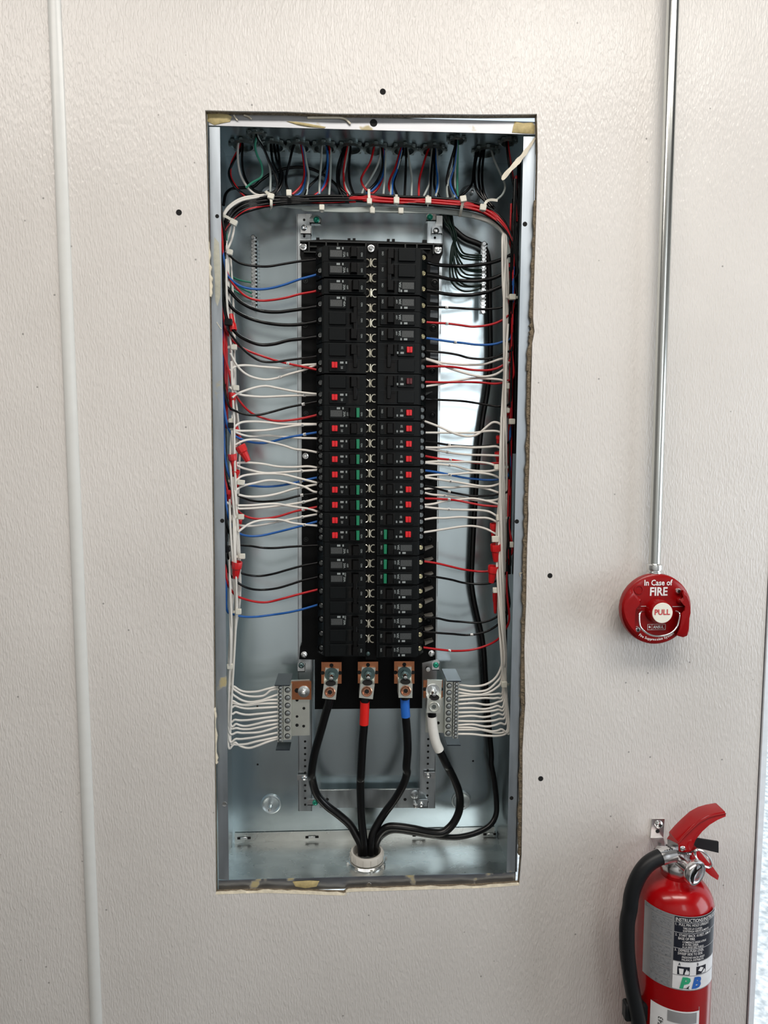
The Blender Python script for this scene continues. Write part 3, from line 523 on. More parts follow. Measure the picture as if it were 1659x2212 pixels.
# ---------------------------------------------------------------- neutral bars
def neutral_bar(label, c, plate_q, plate_y, sa, sb, ya, yb, ins_top, ins_bot, na, nb, cu=None, holes=(), fm='fiber'):
    e = empty('neutral_bar', ac(c, *plate_q[3], plate_y), label, 'terminal bar', 'neutral bars')
    pb = slab([ac(c, *q, plate_y) for q in plate_q], (0, .004, 0)).part('mounting_plate', 'alum', e)
    for h in holes: MB().lathe([(h[2], 0), (0, .0003)], ac(c, h[0], h[1], plate_y - .0002), n=12).part('bolt_hole', 'hole', pb)
    for nm, s_, y0, n, r in (('terminal_strip', sa, ya, na, .0030), ('terminal_strip', sb, yb, nb, .0042)):
        q = [ac(c, *w, y0) for w in s_]; st = slab(q, (0, .016, 0)).part(nm, 'alum', e)
        for k in range(n):
            f = (k + .6) / (n + .1); p = (q[0] + q[1]) / 2 * (1 - f) + (q[3] + q[2]) / 2 * f
            MB().lathe([(r * 1.22, .0), (r * 1.2, .0003), (0, .0003)], p, n=12).part('screw_well', 'well', st); MB().lathe([(r, .0), (r * .95, .0008), (r * .8, .0011), (0, .0011)], p + Vector((r * .12, 0, -r * .15)), n=12).box(p.x - r * .6, p.x + r * .8, p.y - .0014, p.y - .0009, p.z - r * .3, p.z - r * .02).part('terminal_screw', 'barscrew', st)
    for w in (ins_top, ins_bot):
        a, b = ac(c, w[0], w[2], w[4]), ac(c, w[1], w[2], w[4]); bk = Vector((0, w[3], 0)); th = Vector((0, 0, -.002))
        MB().prism([a, b, b + bk, a + bk], [p + th for p in (a, b, b + bk, a + bk)]).part('insulator', fm, e)
    if cu:
        k = slab([ac(c, *q, plate_y - .005) for q in cu[0]], (0, .004, 0)).part('copper_plate', 'copper', e); q = ac(c, *cu[1], plate_y - .005)
        MB().lathe([(.0105, 0), (.0105, .0014), (.01, .0017), (0, .0017)], q, n=22).part('washer', 'zinc', k); MB().lathe([(.006, .0017), (.006, .006), (.005, .0066), (0, .0066)], q, hexa=True).part('hex_nut', 'zinc', k)
        MB().lathe([(.0035, 0), (.0035, .013), (0, .014)], q, n=12).part('stud', 'steel', k)
        MB().lathe([(.0042, 0), (.0042, .0005), (.0032, .0006), (.0031, .0001), (0, .0001)], ac(c, *cu[2], plate_y - .0051), n=14).part('slot_hole', 'hole', k)
    return e
neutral_bar('left neutral bar with copper plate, fed by white wires from the left gutter', 'I', [(752, 312), (998, 300), (1000, 822), (752, 830)], .078, [(697, 352), (746, 352), (744, 884), (698, 886)], [(752, 352), (830, 352), (826, 862), (752, 868)], .058, .062,
            (668, 812, 348, .062, .055), (680, 812, 956, .03, .052), 15, 7, ([(828, 318), (1014, 314), (1014, 486), (828, 486)], (945, 408), (880, 400)), ((880, 490, .0028), (880, 645, .0024), (880, 727, .003), (945, 568, .0026), (943, 736, .0026)))
neutral_bar('right neutral bar with shiny black insulator, fed by white wires from the right gutter', 'J', [(525, 470), (690, 470), (690, 800), (520, 795)], .074, [(790, 322), (836, 322), (826, 852), (778, 850)], [(712, 315), (778, 318), (765, 836), (700, 832)], .056, .060,
            (722, 858, 308, .066, .055), (722, 852, 912, .034, .052), 16, 8, None, ((640, 706, .0028),), 'fiber')
# ground bars
def ground_bar(label, q, y, n):
    p = [at(*w, y) for w in q]; e = empty('ground_bar', p[3], label, 'terminal bar'); st = slab(p, (0, .010, 0)).part('bar', 'zinc', e)
    for k in range(n):
        f = (k + .5) / n; m_ = (p[0] + p[1]) / 2 * (1 - f) + (p[3] + p[2]) / 2 * f
        MB().lathe([(.0034, -.0008), (.0034, .0012), (.0028, .0018), (0, .0018)], m_ + Vector((-.0008, 0, 0)), n=10).box(m_.x - .0034, m_.x + .0018, m_.y - .0024, m_.y - .0014, m_.z - .0006, m_.z + .0006).part('terminal_screw', 'steel', e)
        MB().lathe([(.0019, 0), (0, .0003)], m_ + Vector((.0046, -.0002, .001)), n=8).part('wire_hole', 'hole', e)
    for f in (.012, .988):
        m_ = (p[0] + p[1]) / 2 * (1 - f) + (p[3] + p[2]) / 2 * f; MB().lathe([(.0042, 0), (.0042, .0015), (.003, .0026), (0, .0026)], m_, n=12).part('mounting_screw', 'zinc', e)
    return e
ground_bar('slim ground terminal bar on the back panel left of the breakers', [(542, 511), (552, 511), (554, 664), (543, 664)], .130, 19)
ground_bar('slim ground terminal bar in the dark right of the breakers', [(1040.5, 525), (1051, 525), (1049, 676), (1038, 676)], .108, 19)
# ---------------------------------------------------------------- wires
NW = {'w_white': 'white', 'w_red': 'red', 'w_blue': 'blue', 'w_black': 'black', 'w_green': 'green', 'w_grey': 'grey', 'w_dark': 'dark green'}
def wire(mat, r, pts, label, group=None, mark=None, name='wire', seg=7, k=6, cat='wire'):
    """pts: (crop, x, y, depth); mark: (fraction, text)"""
    L = catmull([ac(*p) for p in pts], k); o = MB().tube(L, r, seg).solo(name, mat, label, cat, group, sharp=80)
    if mark:
        i = min(range(1, len(L) - 1), key=lambda j: (px_of(L[j])[0] - mark[0]) ** 2); d = (L[i + 1] - L[i - 1]).normalized()
        s_ = MB().tube([L[i] - d * .0023, L[i], L[i] + d * .0023], r + .0007, 8).part('number_sleeve', 'sleeve', o, sharp=60)
        sd = Vector((-d.z, 0, d.x)).normalized()
        lettering(mark[1], .0036, lambda u, v: L[i] + d * u + sd * v + Vector((0, -r - .00085, 0)), .03).part('number', 'digit', s_)
    return o
def px_of(p):
    q = RM.transposed() @ (p - CAM); return 829.5 + FPX * q.x / q.y, 1106 - FPX * q.z / q.y
jit = random.Random(11)
def left_wire(mat, c, pts, slot, note='', mark=None, r=.0020, up=True, d1=None):
    n = len(pts); j = jit.uniform(-.007, .007); dm = d1 or (.078 + j); out = []
    for i, (x, y) in enumerate(pts):
        t = i / (n - 1); d = .045 + (dm - .045) * min(1, t * 2) if t < .5 else dm + (.062 - dm) * (t - .5) * 2
        out.append((c, x, y, d))
    if up:
        X, Y = px(c, *pts[0]); out = [('0', 468 + .0117 * (Y - 274), Y - 130, .046), ('0', 476 + .0117 * (Y - 274), Y - 50, .045)] + out
    pre = 'thick ' if r > .0026 else ''
    return wire(mat, r, out, f'{note}{pre}{NW[mat]} wire from left gutter to {ORD[slot]} breaker slot of left column', 'branch wires left of the breakers', mark)
def right_wire(mat, c, pts, slot, note='', mark=None, r=.0020, tail=True, up=True):
    n = len(pts); j = jit.uniform(-.006, .006); dm = .082 + j; out = []
    for i, (x, y) in enumerate(pts):
        t = i / (n - 1); d = .060 + (dm - .060) * min(1, t * 2) if t < .5 else dm + (.062 - dm) * (t - .5) * 2
        out.append((c, x, y, d))
    if up and mat != 'w_white':
        X, Y = px(c, *pts[0]); out = [('0', 1118 - .02 * (Y - 290), Y - 150, .058), ('0', 1116 - .02 * (Y - 290), Y - 60, .058)] + out
    pre = 'thick ' if r > .0026 else ''
    return wire(mat, r, out, f'{note}{pre}{NW[mat]} wire from right gutter to {ORD[slot]} breaker slot of right column', 'branch wires right of the breakers', mark)
K, R_, U, Wt = 'w_black', 'w_red', 'w_blue', 'w_white'
lw = left_wire
lw(K, 'A', [(200, 130), (215, 250), (260, 330), (340, 385), (450, 410), (600, 418), (750, 395), (900, 370), (1050, 352), (1100, 345)], 0)
lw(U, 'A', [(200, 420), (225, 500), (290, 570), (380, 615), (500, 632), (620, 625), (760, 590), (900, 540), (1050, 500), (1100, 480)], 1)
lw(R_, 'A', [(185, 330), (230, 500), (300, 610), (400, 700), (520, 738), (640, 735), (780, 712), (900, 680), (1040, 655), (1100, 635)], 2)
lw(K, 'A', [(195, 560), (240, 640), (330, 740), (440, 805), (560, 840), (700, 848), (850, 830), (930, 818), (1100, 790)], 3, r=.0030)
lw(K, 'A', [(200, 680), (260, 800), (350, 870), (470, 920), (620, 955), (780, 970), (930, 962), (1100, 930)], 4, r=.0030)
lw(K, 'A', [(215, 900), (300, 1040), (400, 1110), (530, 1155), (660, 1150), (800, 1115), (930, 1100), (1100, 1075)], 5, r=.0030)
lw(K, 'C', [(230, -140), (270, -60), (340, 30), (440, 120), (540, 175), (660, 185), (800, 165), (920, 150), (1060, 130), (1120, 112)], 6)
lw(R_, 'C', [(200, -165), (230, -80), (290, 0), (400, 70), (560, 130), (700, 175), (850, 210), (1045, 252), (1110, 262)], 7, 'marked ', (620, '21'))
lw(Wt, 'C', [(245, 265), (300, 225), (400, 215), (560, 230), (740, 240), (850, 230), (960, 212), (1060, 205), (1120, 190)], 7, 'upper ', up=False)
lw(Wt, 'C', [(250, 100), (320, 225), (420, 310), (560, 348), (680, 338), (800, 300), (940, 260), (1060, 210), (1120, 192)], 7, 'lower sagging ', (603, '17'), up=False)
lw(Wt, 'C', [(270, 520), (310, 485), (400, 450), (500, 420), (590, 410), (700, 430), (850, 460), (960, 475), (1070, 485), (1125, 483)], 9, 'upper arched ', up=False)
lw(Wt, 'C', [(240, 420), (330, 485), (440, 505), (570, 512), (750, 505), (950, 497), (1070, 492), (1125, 485)], 9, 'lower ', (655, '19'), up=False)
lw(K, 'C', [(235, 590), (310, 650), (420, 682), (520, 682), (640, 655), (800, 610), (940, 582), (1050, 560), (1115, 548)], 9, 'marked ', (655, '19'))
lw(R_, 'C', [(240, 280), (270, 420), (330, 540), (430, 650), (540, 705), (680, 738), (820, 732), (950, 710), (1060, 685), (1115, 665)], 10)
lw(Wt, 'C', [(265, 815), (350, 755), (480, 745), (620, 755), (750, 770), (930, 768), (1090, 770), (1130, 772)], 11, 'upper ', up=False)
lw(Wt, 'C', [(245, 815), (330, 832), (450, 832), (600, 825), (760, 800), (900, 780), (1090, 772), (1130, 774)], 11, 'lower ', (657, '23'), up=False)
lw(U, 'C', [(238, 820), (320, 895), (430, 935), (540, 948), (640, 935), (770, 900), (930, 870), (1050, 850), (1110, 842)], 11, '', (660, '23'))
lw(Wt, 'C', [(260, 825), (350, 865), (450, 885), (600, 878), (750, 888), (900, 900), (1070, 905), (1125, 912)], 12, 'upper ', up=False)
lw(Wt, 'C', [(290, 970), (380, 925), (480, 915), (600, 935), (750, 970), (860, 1005), (960, 1015), (1065, 1035), (1125, 1050)], 12, 'lower ', up=False)
lw(Wt, 'C', [(288, 1150), (330, 1133), (430, 1133), (560, 1145), (700, 1170), (850, 1175), (980, 1168), (1070, 1180), (1125, 1195)], 13, 'upper looped ', up=False)
lw(Wt, 'C', [(290, 1142), (340, 1172), (430, 1200), (560, 1228), (680, 1228), (800, 1220), (950, 1210), (1110, 1200)], 13, 'lower looped ', (651, '25'), up=False)
lw(Wt, 'E', [(305, 170), (340, 135), (400, 115), (520, 103), (680, 103), (780, 115), (900, 145), (1060, 185), (1120, 200)], 14, 'upper arched ', up=False)
lw(U, 'E', [(232, 95), (290, 165), (400, 205), (540, 222), (680, 218), (800, 200), (920, 170), (1060, 140), (1115, 132)], 14, '', (651, '27'))
lw(Wt, 'E', [(290, 270), (360, 220), (480, 190), (600, 165), (720, 170), (840, 195), (950, 225), (1035, 270), (1110, 278)], 15, 'upper arched ', up=False)
lw(Wt, 'E', [(330, 300), (420, 318), (560, 315), (700, 290), (850, 245), (950, 225), (1080, 200), (1125, 198)], 15, 'lower ', (650, '29'), up=False)
lw(K, 'E', [(228, 200), (300, 290), (400, 340), (500, 362), (620, 362), (760, 345), (900, 310), (1060, 285), (1115, 272)], 15, 'marked ', (653, '31'))
lw(Wt, 'E', [(320, 402), (450, 400), (600, 388), (700, 388), (800, 405), (900, 420), (1000, 435), (1070, 458), (1120, 475)], 16, 'upper ', up=False)
lw(Wt, 'E', [(215, 370), (290, 425), (400, 430), (560, 420), (700, 405), (850, 385), (960, 365), (1065, 338), (1120, 335)], 16, 'lower ', (654, '33'), up=False)
lw(R_, 'E', [(228, 280), (280, 400), (370, 490), (480, 525), (600, 522), (720, 500), (850, 460), (940, 440), (1070, 415), (1115, 408)], 16, 'marked ', (654.6, '33'))
lw(Wt, 'E', [(245, 510), (310, 575), (400, 595), (520, 590), (650, 565), (800, 535), (930, 510), (1080, 482), (1120, 478)], 17, 'lower ', (653, '35'), up=False)
lw(Wt, 'E', [(325, 650), (420, 580), (520, 545), (640, 535), (740, 540), (830, 565), (920, 578), (1080, 595), (1120, 612)], 18, 'arched ', up=False)
lw(U, 'E', [(218, 440), (260, 580), (330, 660), (420, 688), (540, 685), (680, 655), (800, 625), (950, 585), (1060, 555), (1110, 545)], 17, '', (659, '35'))
lw(K, 'E', [(222, 600), (270, 710), (340, 770), (440, 782), (560, 800), (680, 802), (820, 790), (1015, 780), (1100, 778)], 19)
lw(K, 'E', [(222, 850), (260, 950), (340, 1030), (440, 1060), (540, 1065), (660, 1045), (800, 1005), (930, 970), (1110, 935)], 20)
lw(K, 'E', [(220, 990), (280, 1090), (370, 1160), (470, 1192), (580, 1195), (700, 1180), (820, 1145), (930, 1110), (1110, 1068)], 21)
lw(R_, 'G', [(220, 60), (290, 190), (400, 240), (520, 265), (620, 262), (750, 230), (900, 190), (1070, 148), (1110, 138)], 22)
lw(U, 'G', [(218, 335), (280, 380), (380, 402), (500, 402), (640, 385), (780, 365), (920, 335), (1070, 292), (1115, 282)], 23)
rw = right_wire
rw(K, 'B', [(1380, 250), (1280, 330), (1150, 380), (1000, 405), (850, 415), (720, 410), (620, 400), (540, 380), (500, 365)], 0, r=.0031)
rw(K, 'B', [(1385, 360), (1300, 450), (1180, 520), (1040, 550), (880, 552), (760, 540), (640, 515), (520, 496)], 1, r=.0031)
rw(K, 'B', [(1385, 480), (1300, 570), (1200, 620), (1100, 660), (960, 685), (820, 688), (700, 675), (620, 660), (500, 640)], 2, r=.0031)
rw(K, 'B', [(1385, 750), (1250, 800), (1100, 820), (950, 818), (800, 808), (640, 800), (520, 792)], 3, '', (962, '4'))
rw(R_, 'B', [(1350, 800), (1290, 890), (1200, 945), (1090, 975), (960, 985), (840, 970), (720, 955), (620, 950), (510, 942)], 4, 'marked ', (963, '10'))
rw(U, 'B', [(1330, 1075), (1240, 1130), (1130, 1155), (1000, 1155), (880, 1140), (780, 1130), (640, 1110), (510, 1090)], 5, '', (982, '12'))
rw(K, 'D', [(1345, 40), (1260, 100), (1160, 140), (1050, 155), (930, 145), (820, 115), (700, 95), (530, 80), (500, 70)], 6)
rw(Wt, 'D', [(1300, 148), (1230, 155), (1150, 180), (1060, 205), (940, 210), (820, 205), (650, 185), (520, 150), (490, 140)], 6, 'upper ')
rw(Wt, 'D', [(1310, 180), (1260, 250), (1180, 300), (1090, 320), (1000, 315), (880, 285), (740, 240), (640, 195), (520, 155), (490, 145)], 6, 'lower sagging ')
rw(R_, 'D', [(1330, 140), (1240, 220), (1150, 255), (1060, 262), (940, 255), (820, 235), (700, 225), (510, 226)], 7)
rw(R_, 'D', [(1350, 310), (1280, 365), (1180, 388), (1060, 378), (900, 372), (700, 375), (515, 372)], 8)
rw(Wt, 'D', [(1300, 375), (1220, 350), (1100, 340), (1000, 335), (900, 345), (760, 370), (640, 395), (505, 415)], 8, 'arched ')
rw(K, 'D', [(1320, 560), (1220, 600), (1120, 590), (1000, 570), (850, 550), (620, 538), (510, 530)], 9)
rw(Wt, 'D', [(1250, 820), (1235, 780), (1200, 755), (1150, 755), (1090, 800), (1020, 860), (940, 885), (850, 875), (750, 840), (640, 790), (505, 740)], 11, 'high looping ')
rw(Wt, 'D', [(1255, 858), (1190, 835), (1100, 835), (980, 850), (850, 850), (700, 850), (490, 850)], 11, 'straight ')
rw(K, 'D', [(1320, 910), (1240, 950), (1150, 970), (1000, 980), (860, 975), (740, 965), (640, 950), (485, 926)], 12, 'marked ', (969.5, '22'))
rw(Wt, 'D', [(1240, 1005), (1190, 980), (1100, 985), (950, 990), (800, 980), (650, 990), (475, 988)], 12, 'upper ')
rw(Wt, 'D', [(1245, 1068), (1100, 1062), (950, 1058), (800, 1045), (650, 1020), (475, 988)], 12, 'lower ', (969, '24'))
rw(R_, 'D', [(1315, 1110), (1200, 1135), (1080, 1140), (960, 1130), (840, 1118), (750, 1105), (620, 1090), (480, 1063)], 13, 'marked ', (973, '26'))
rw(Wt, 'D', [(1220, 1180), (1120, 1140), (960, 1125), (800, 1125), (640, 1120), (480, 1130)], 13, 'upper ')
rw(Wt, 'D', [(1245, 1190), (1120, 1212), (1000, 1210), (900, 1195), (800, 1165), (680, 1150), (480, 1132)], 13, 'lower ', (970.5, '26'))
rw(U, 'F', [(1310, 100), (1220, 150), (1120, 160), (1000, 152), (880, 138), (750, 112), (620, 85), (480, 68)], 14, '', (970.5, '28'))
rw(Wt, 'F', [(1240, 155), (1160, 115), (1040, 95), (920, 95), (800, 105), (680, 110), (580, 115), (475, 130)], 14, 'upper ')
rw(Wt, 'F', [(1265, 175), (1160, 215), (1060, 220), (950, 205), (840, 185), (740, 170), (640, 155), (475, 130)], 14, 'lower ', (971.5, '28'))
rw(K, 'F', [(1310, 240), (1220, 290), (1100, 308), (980, 312), (860, 295), (740, 272), (640, 245), (480, 203)], 15, 'marked ', (969, '30'))
rw(Wt, 'F', [(1210, 280), (1120, 250), (1020, 230), (900, 222), (780, 232), (660, 232), (490, 248)], 15, 'upper arched ')
rw(Wt, 'F', [(1255, 318), (1180, 350), (1080, 355), (980, 350), (860, 325), (700, 308), (580, 298), (470, 270)], 15, 'lower ', (959.6, '30'))
rw(R_, 'F', [(1260, 415), (1180, 410), (1060, 400), (960, 382), (840, 358), (740, 345), (620, 338), (480, 335)], 16, 'marked ', (971, '32'), up=False)
rw(Wt, 'F', [(1255, 410), (1180, 380), (1060, 350), (960, 335), (840, 345), (700, 360), (600, 385), (490, 397)], 16, 'upper arched ')
rw(Wt, 'F', [(1190, 500), (1120, 460), (1020, 445), (880, 442), (740, 438), (640, 430), (465, 408)], 16, 'lower ', (970, '32'))
rw(Wt, 'F', [(1255, 610), (1180, 550), (1100, 520), (980, 518), (850, 510), (700, 520), (600, 520), (490, 537)], 17)
rw(Wt, 'F', [(1245, 710), (1150, 650), (1060, 612), (960, 595), (860, 600), (740, 618), (600, 640), (485, 657)], 18)
rw(R_, 'F', [(1340, 810), (1280, 920), (1200, 990), (1120, 1020), (1010, 1022), (880, 1005), (750, 975), (620, 945), (480, 925)], 20)
rw(K, 'F', [(1320, 960), (1230, 1080), (1140, 1130), (1020, 1142), (880, 1130), (760, 1100), (620, 1075), (480, 1055)], 21)
rw(K, 'H', [(1310, 310), (1200, 400), (1100, 445), (1000, 460), (860, 450), (740, 440), (620, 415), (480, 408)], 24)
rw(K, 'H', [(1300, 340), (1220, 460), (1120, 530), (1010, 565), (900, 575), (780, 565), (640, 555), (480, 540)], 25, 'marked ', (1019.4, '16'))
rw(R_, 'H', [(1310, 420), (1260, 540), (1190, 625), (1080, 680), (950, 715), (800, 725), (680, 715), (480, 690)], 26, 'marked ', (968.5, '18'))
# grounds
g = 'green wires on the left ground bar'
wire('w_green', .0016, [('A', 215, 60, .055), ('A', 220, 330, .07), ('A', 235, 460, .085), ('A', 280, 520, .105), ('A', 350, 550, .120), ('A', 445, 568, .128)], 'light green wire, upper one, ending at the left ground bar', g)
wire('w_green', .0016, [('A', 205, 330, .06), ('A', 240, 520, .095), ('A', 300, 585, .11), ('A', 370, 630, .12), ('A', 450, 668, .128)], 'green wire, middle one, ending at the left ground bar', g)
wire('w_green', .0016, [('A', 195, 430, .06), ('A', 235, 590, .1), ('A', 290, 645, .115), ('A', 370, 685, .122), ('A', 455, 705, .128)], 'green wire, lowest one, ending at the left ground bar', g)
GF = [((800, 100), (850, 250), (900, 300), (1050, 316)), ((790, 150), (840, 290), (920, 325), (1050, 336)), ((800, 200), (850, 320), (930, 350), (1050, 355)), ((800, 250), (850, 370), (920, 440), (1050, 450)), ((790, 250), (820, 360), (870, 430), (950, 460), (1050, 470)), ((800, 260), (830, 400), (900, 490), (1050, 500)), ((780, 250), (800, 400), (850, 500), (940, 530), (1050, 528)), ((775, 250), (790, 400), (830, 540), (920, 600), (1050, 590)), ((770, 250), (770, 420), (800, 550), (880, 605), (1050, 605)), ((765, 250), (750, 430), (765, 560), (850, 640), (940, 650), (1050, 620))]
rg_ = random.Random(2)
for i, q in enumerate(GF):
    a, b = rg_.uniform(-1, 1), rg_.uniform(-1, 1); st = [('U', 700 + a * 50, 1000, .088 + b * .006), ('U', 725 + a * 36, 1110, .088 + b * .006), ('B', 772 + a * 22, 60, .09 + b * .006), ('B', 795 + a * 20, 150, .092 + b * .005)]
    wire('w_dark', .00165, st + [('B', x, y, .094 + .012 * j / (len(q) - 1)) for j, (x, y) in enumerate(q) if y > 190], f'dark green wire, {ORD[i]} from the top landing on the right ground bar', 'dark green wires right of the breakers')
# white bundle in the left gutter, fanning into the neutral bar
FAN = [[(255, 300), (300, 370), (380, 410), (500, 410), (600, 385), (700, 360)], [(250, 330), (330, 420), (430, 455), (560, 450), (630, 400), (700, 383)], [(250, 380), (320, 470), (420, 508), (540, 495), (620, 465), (700, 438)], [(235, 440), (290, 505), (370, 535), (500, 515), (600, 492), (700, 487)], [(235, 470), (290, 520), (400, 540), (520, 525), (700, 520)],
       [(240, 500), (300, 545), (400, 570), (520, 565), (700, 555)], [(250, 560), (310, 605), (400, 628), (520, 620), (700, 602)], [(235, 630), (300, 675), (400, 680), (520, 665), (700, 640)], [(250, 660), (310, 715), (390, 735), (500, 715), (600, 690), (700, 680)], [(235, 690), (320, 755), (420, 765), (530, 745), (700, 713)],
       [(235, 750), (320, 795), (420, 800), (540, 790), (700, 742)], [(235, 810), (310, 855), (420, 850), (540, 830), (700, 797)], [(230, 870), (290, 908), (400, 905), (500, 880), (600, 860), (700, 838)], [(250, 820), (300, 890), (360, 930), (430, 942), (510, 920), (600, 885), (700, 853)]]
rb = random.Random(5)
STY = [560, 700, 520, 780, 860, 540, 930, 1000, 900, 960, 1060, 1030, 1120, 1010]
for i, q in enumerate(FAN):
    a, ph = rb.uniform(3, 9), rb.uniform(0, 6.3); st = []
    for y in range(STY[i], 1440, 90):
        cx = 497 + 12 * math.sin(min(1, max(0, (y - 620) / 600)) * 2.2) - max(0, y - 1330) * .10
        s_ = a * (1.25 if 900 < y < 1330 else .8)
        st.append(('0', cx + s_ * math.sin(y / 95. + ph) + (i - 6.5) * .55, y, .060 + .02 * math.cos(y / 120. + ph) + .0015 * (i % 4)))
    wire('w_white', .0020, st + [('I', x, y, .064 + .006 * math.sin(j) * .3) for j, (x, y) in enumerate(q) if y > 290], f'white wire, {ORD[i]} from the top entering the left neutral bar', 'white wires on the left neutral bar')
FANR = [[(1225, 200), (1170, 290), (1080, 345), (960, 360), (820, 343)], [(1235, 250), (1190, 320), (1100, 395), (980, 410), (900, 400), (820, 383)], [(1240, 300), (1180, 380), (1080, 430), (980, 440), (820, 418)], [(1250, 400), (1200, 430), (1090, 440), (960, 445), (820, 455)], [(1255, 420), (1190, 470), (1080, 470), (960, 480), (820, 490)],
        [(1260, 450), (1200, 510), (1100, 535), (980, 520), (820, 530)], [(1265, 490), (1190, 545), (1080, 575), (960, 565), (820, 568)], [(1270, 520), (1200, 580), (1080, 600), (960, 605), (820, 608)], [(1275, 560), (1200, 620), (1080, 650), (960, 640), (820, 648)], [(1280, 600), (1210, 670), (1100, 690), (960, 690), (820, 688)],
        [(1290, 640), (1220, 710), (1100, 740), (960, 720), (820, 728)], [(1305, 730), (1260, 790), (1190, 800), (1080, 778), (960, 752), (820, 748)], [(1300, 700), (1230, 765), (1150, 785), (1050, 770), (820, 770)], [(1310, 740), (1280, 805), (1200, 828), (1080, 825), (960, 812), (820, 810)]]
STR = [470, 480, 600, 490, 760, 500, 900, 820, 560, 960, 1010, 620, 1080, 700]
for i, q in enumerate(FANR):
    a, ph = rb.uniform(3, 8), rb.uniform(0, 6.3); st = []
    if STR[i] < 520: st = [('U', 300 + 40 * i, 985 + 6 * (i % 3), .085), ('U', 700, 1000 + 8 * (i % 3), .08), ('U', 950, 1045 + 8 * (i % 3), .075), ('U', 1130, 1100 + 10 * (i % 3), .07), ('U', 1215, 1200, .066)]
    for y in range(max(520, STR[i]), 1440, 90):
        cx = 1096 - 12 * min(1, max(0, (y - 700) / 450)) + max(0, y - 1300) * .03
        st.append(('0', cx + a * math.sin(y / 100. + ph) + (i - 6.5) * .6, y, .058 + .016 * math.cos(y / 130. + ph) + .0015 * (i % 4)))
    wire('w_white', .0020, st + [('J', x, y, .062) for x, y in q if y > 190], f'white wire, {ORD[i]} from the top entering the right neutral bar', 'white wires on the right neutral bar')
# vertical strands hidden behind the rims
LS = ((U, 486, 690, 1120, .0024), (R_, 489.5, 690, 900, .0026), (R_, 493, 715, 960, .0024), (K, 490, 480, 1010, .0034), (K, 486, 500, 1300, .0030), (K, 494, 500, 720, .0030), (K, 489, 960, 1230, .0024))
for i, (m_, x, y0, y1, r) in enumerate(LS):
    wire(m_, r, [('0', x - 6 + .012 * (y - 700) + 1.5 * math.sin(y / 130 + i), y, .052 + .004 * i) for y in range(y0, y1, 70)], f'{NW[m_]} wire, {ORD[sum(q[0] == m_ and q[1] < x for q in LS)]} of its colour from the left, straight down behind left rim', f'{NW[m_]} wires behind the left rim')
RS = ((R_, 1112, 380, 1240, .0022), (R_, 1107, 560, 1190, .0018), (K, 1110, 430, 1420, .0034), (K, 1115, 400, 1300, .0034), (K, 1104, 440, 860, .003), (K, 1106, 460, 780, .0022), (R_, 1103, 440, 760, .0018), (K, 1119, 350, 1000, .0036))
for i, (m_, x, y0, y1, r) in enumerate(RS):
    wire(m_, r, [('0', x - .021 * (y - 500) + 1.5 * math.sin(y / 130 + i), y, .062 + .006 * (i % 5)) for y in range(y0, y1, 70)], f'{NW[m_]} wire, {ORD[sum(q[0] == m_ and q[1] < x for q in RS)]} of its colour from the left, straight down behind right rim', f'{NW[m_]} wires behind the right rim')
# ---------------------------------------------------------------- top: fittings, drops, tied bundle
FIT = [('T', 405, 340, 1), ('T', 527, 275, 0), ('T', 680, 350, 1), ('T', 915, 372, 1), ('T', 1148, 376, 1), ('T', 1392, 380, 1), ('T', 1622, 382, 1), ('U', 310, 396, 1), ('U', 575, 407, 1), ('U', 792, 335, 0), ('U', 1060, 372, 1), ('U', 1262, 340, 0)]
ztop = FO[0].z
for i, (c, x, y, big) in enumerate(FIT):
    d = .098 if big else .060; p = ac(c, x, y, d); zt = FO[0].z + (FO[1].z - FO[0].z) * (p.x - FO[0].x) / (FO[1].x - FO[0].x); r = .0165 if big else .0105
    e = empty('conduit_connector', (p.x, d, p.z), f'{"wide" if big else "narrow"} zinc conduit connector painted darker for shade, {ORD[i]} from the left at box top', 'conduit connector', 'conduit connectors')
    mb = MB().lathe([(r * 1.28, zt - p.z), (r * 1.32, zt - p.z - .004), (r * 1.15, zt - p.z - .005), (r, zt - p.z - .006), (r, .002), (r * .92, 0), (r * .8, .0), (r * .78, .01)], (p.x, d, p.z), (0, 0, 1), n=22)
    mb.part('threaded_throat', 'conn_shaded', e)
    ln = MB()
    for k in range(8):
        t = k * math.pi / 4; ln.box(p.x + math.cos(t) * r * 1.3 - .003, p.x + math.cos(t) * r * 1.3 + .003, d + math.sin(t) * r * 1.3 - .003, d + math.sin(t) * r * 1.3 + .003, zt - .0045, zt - .0005, .0005)
    ln.part('locknut', 'conn_shaded', e)
Gy = 'w_grey'
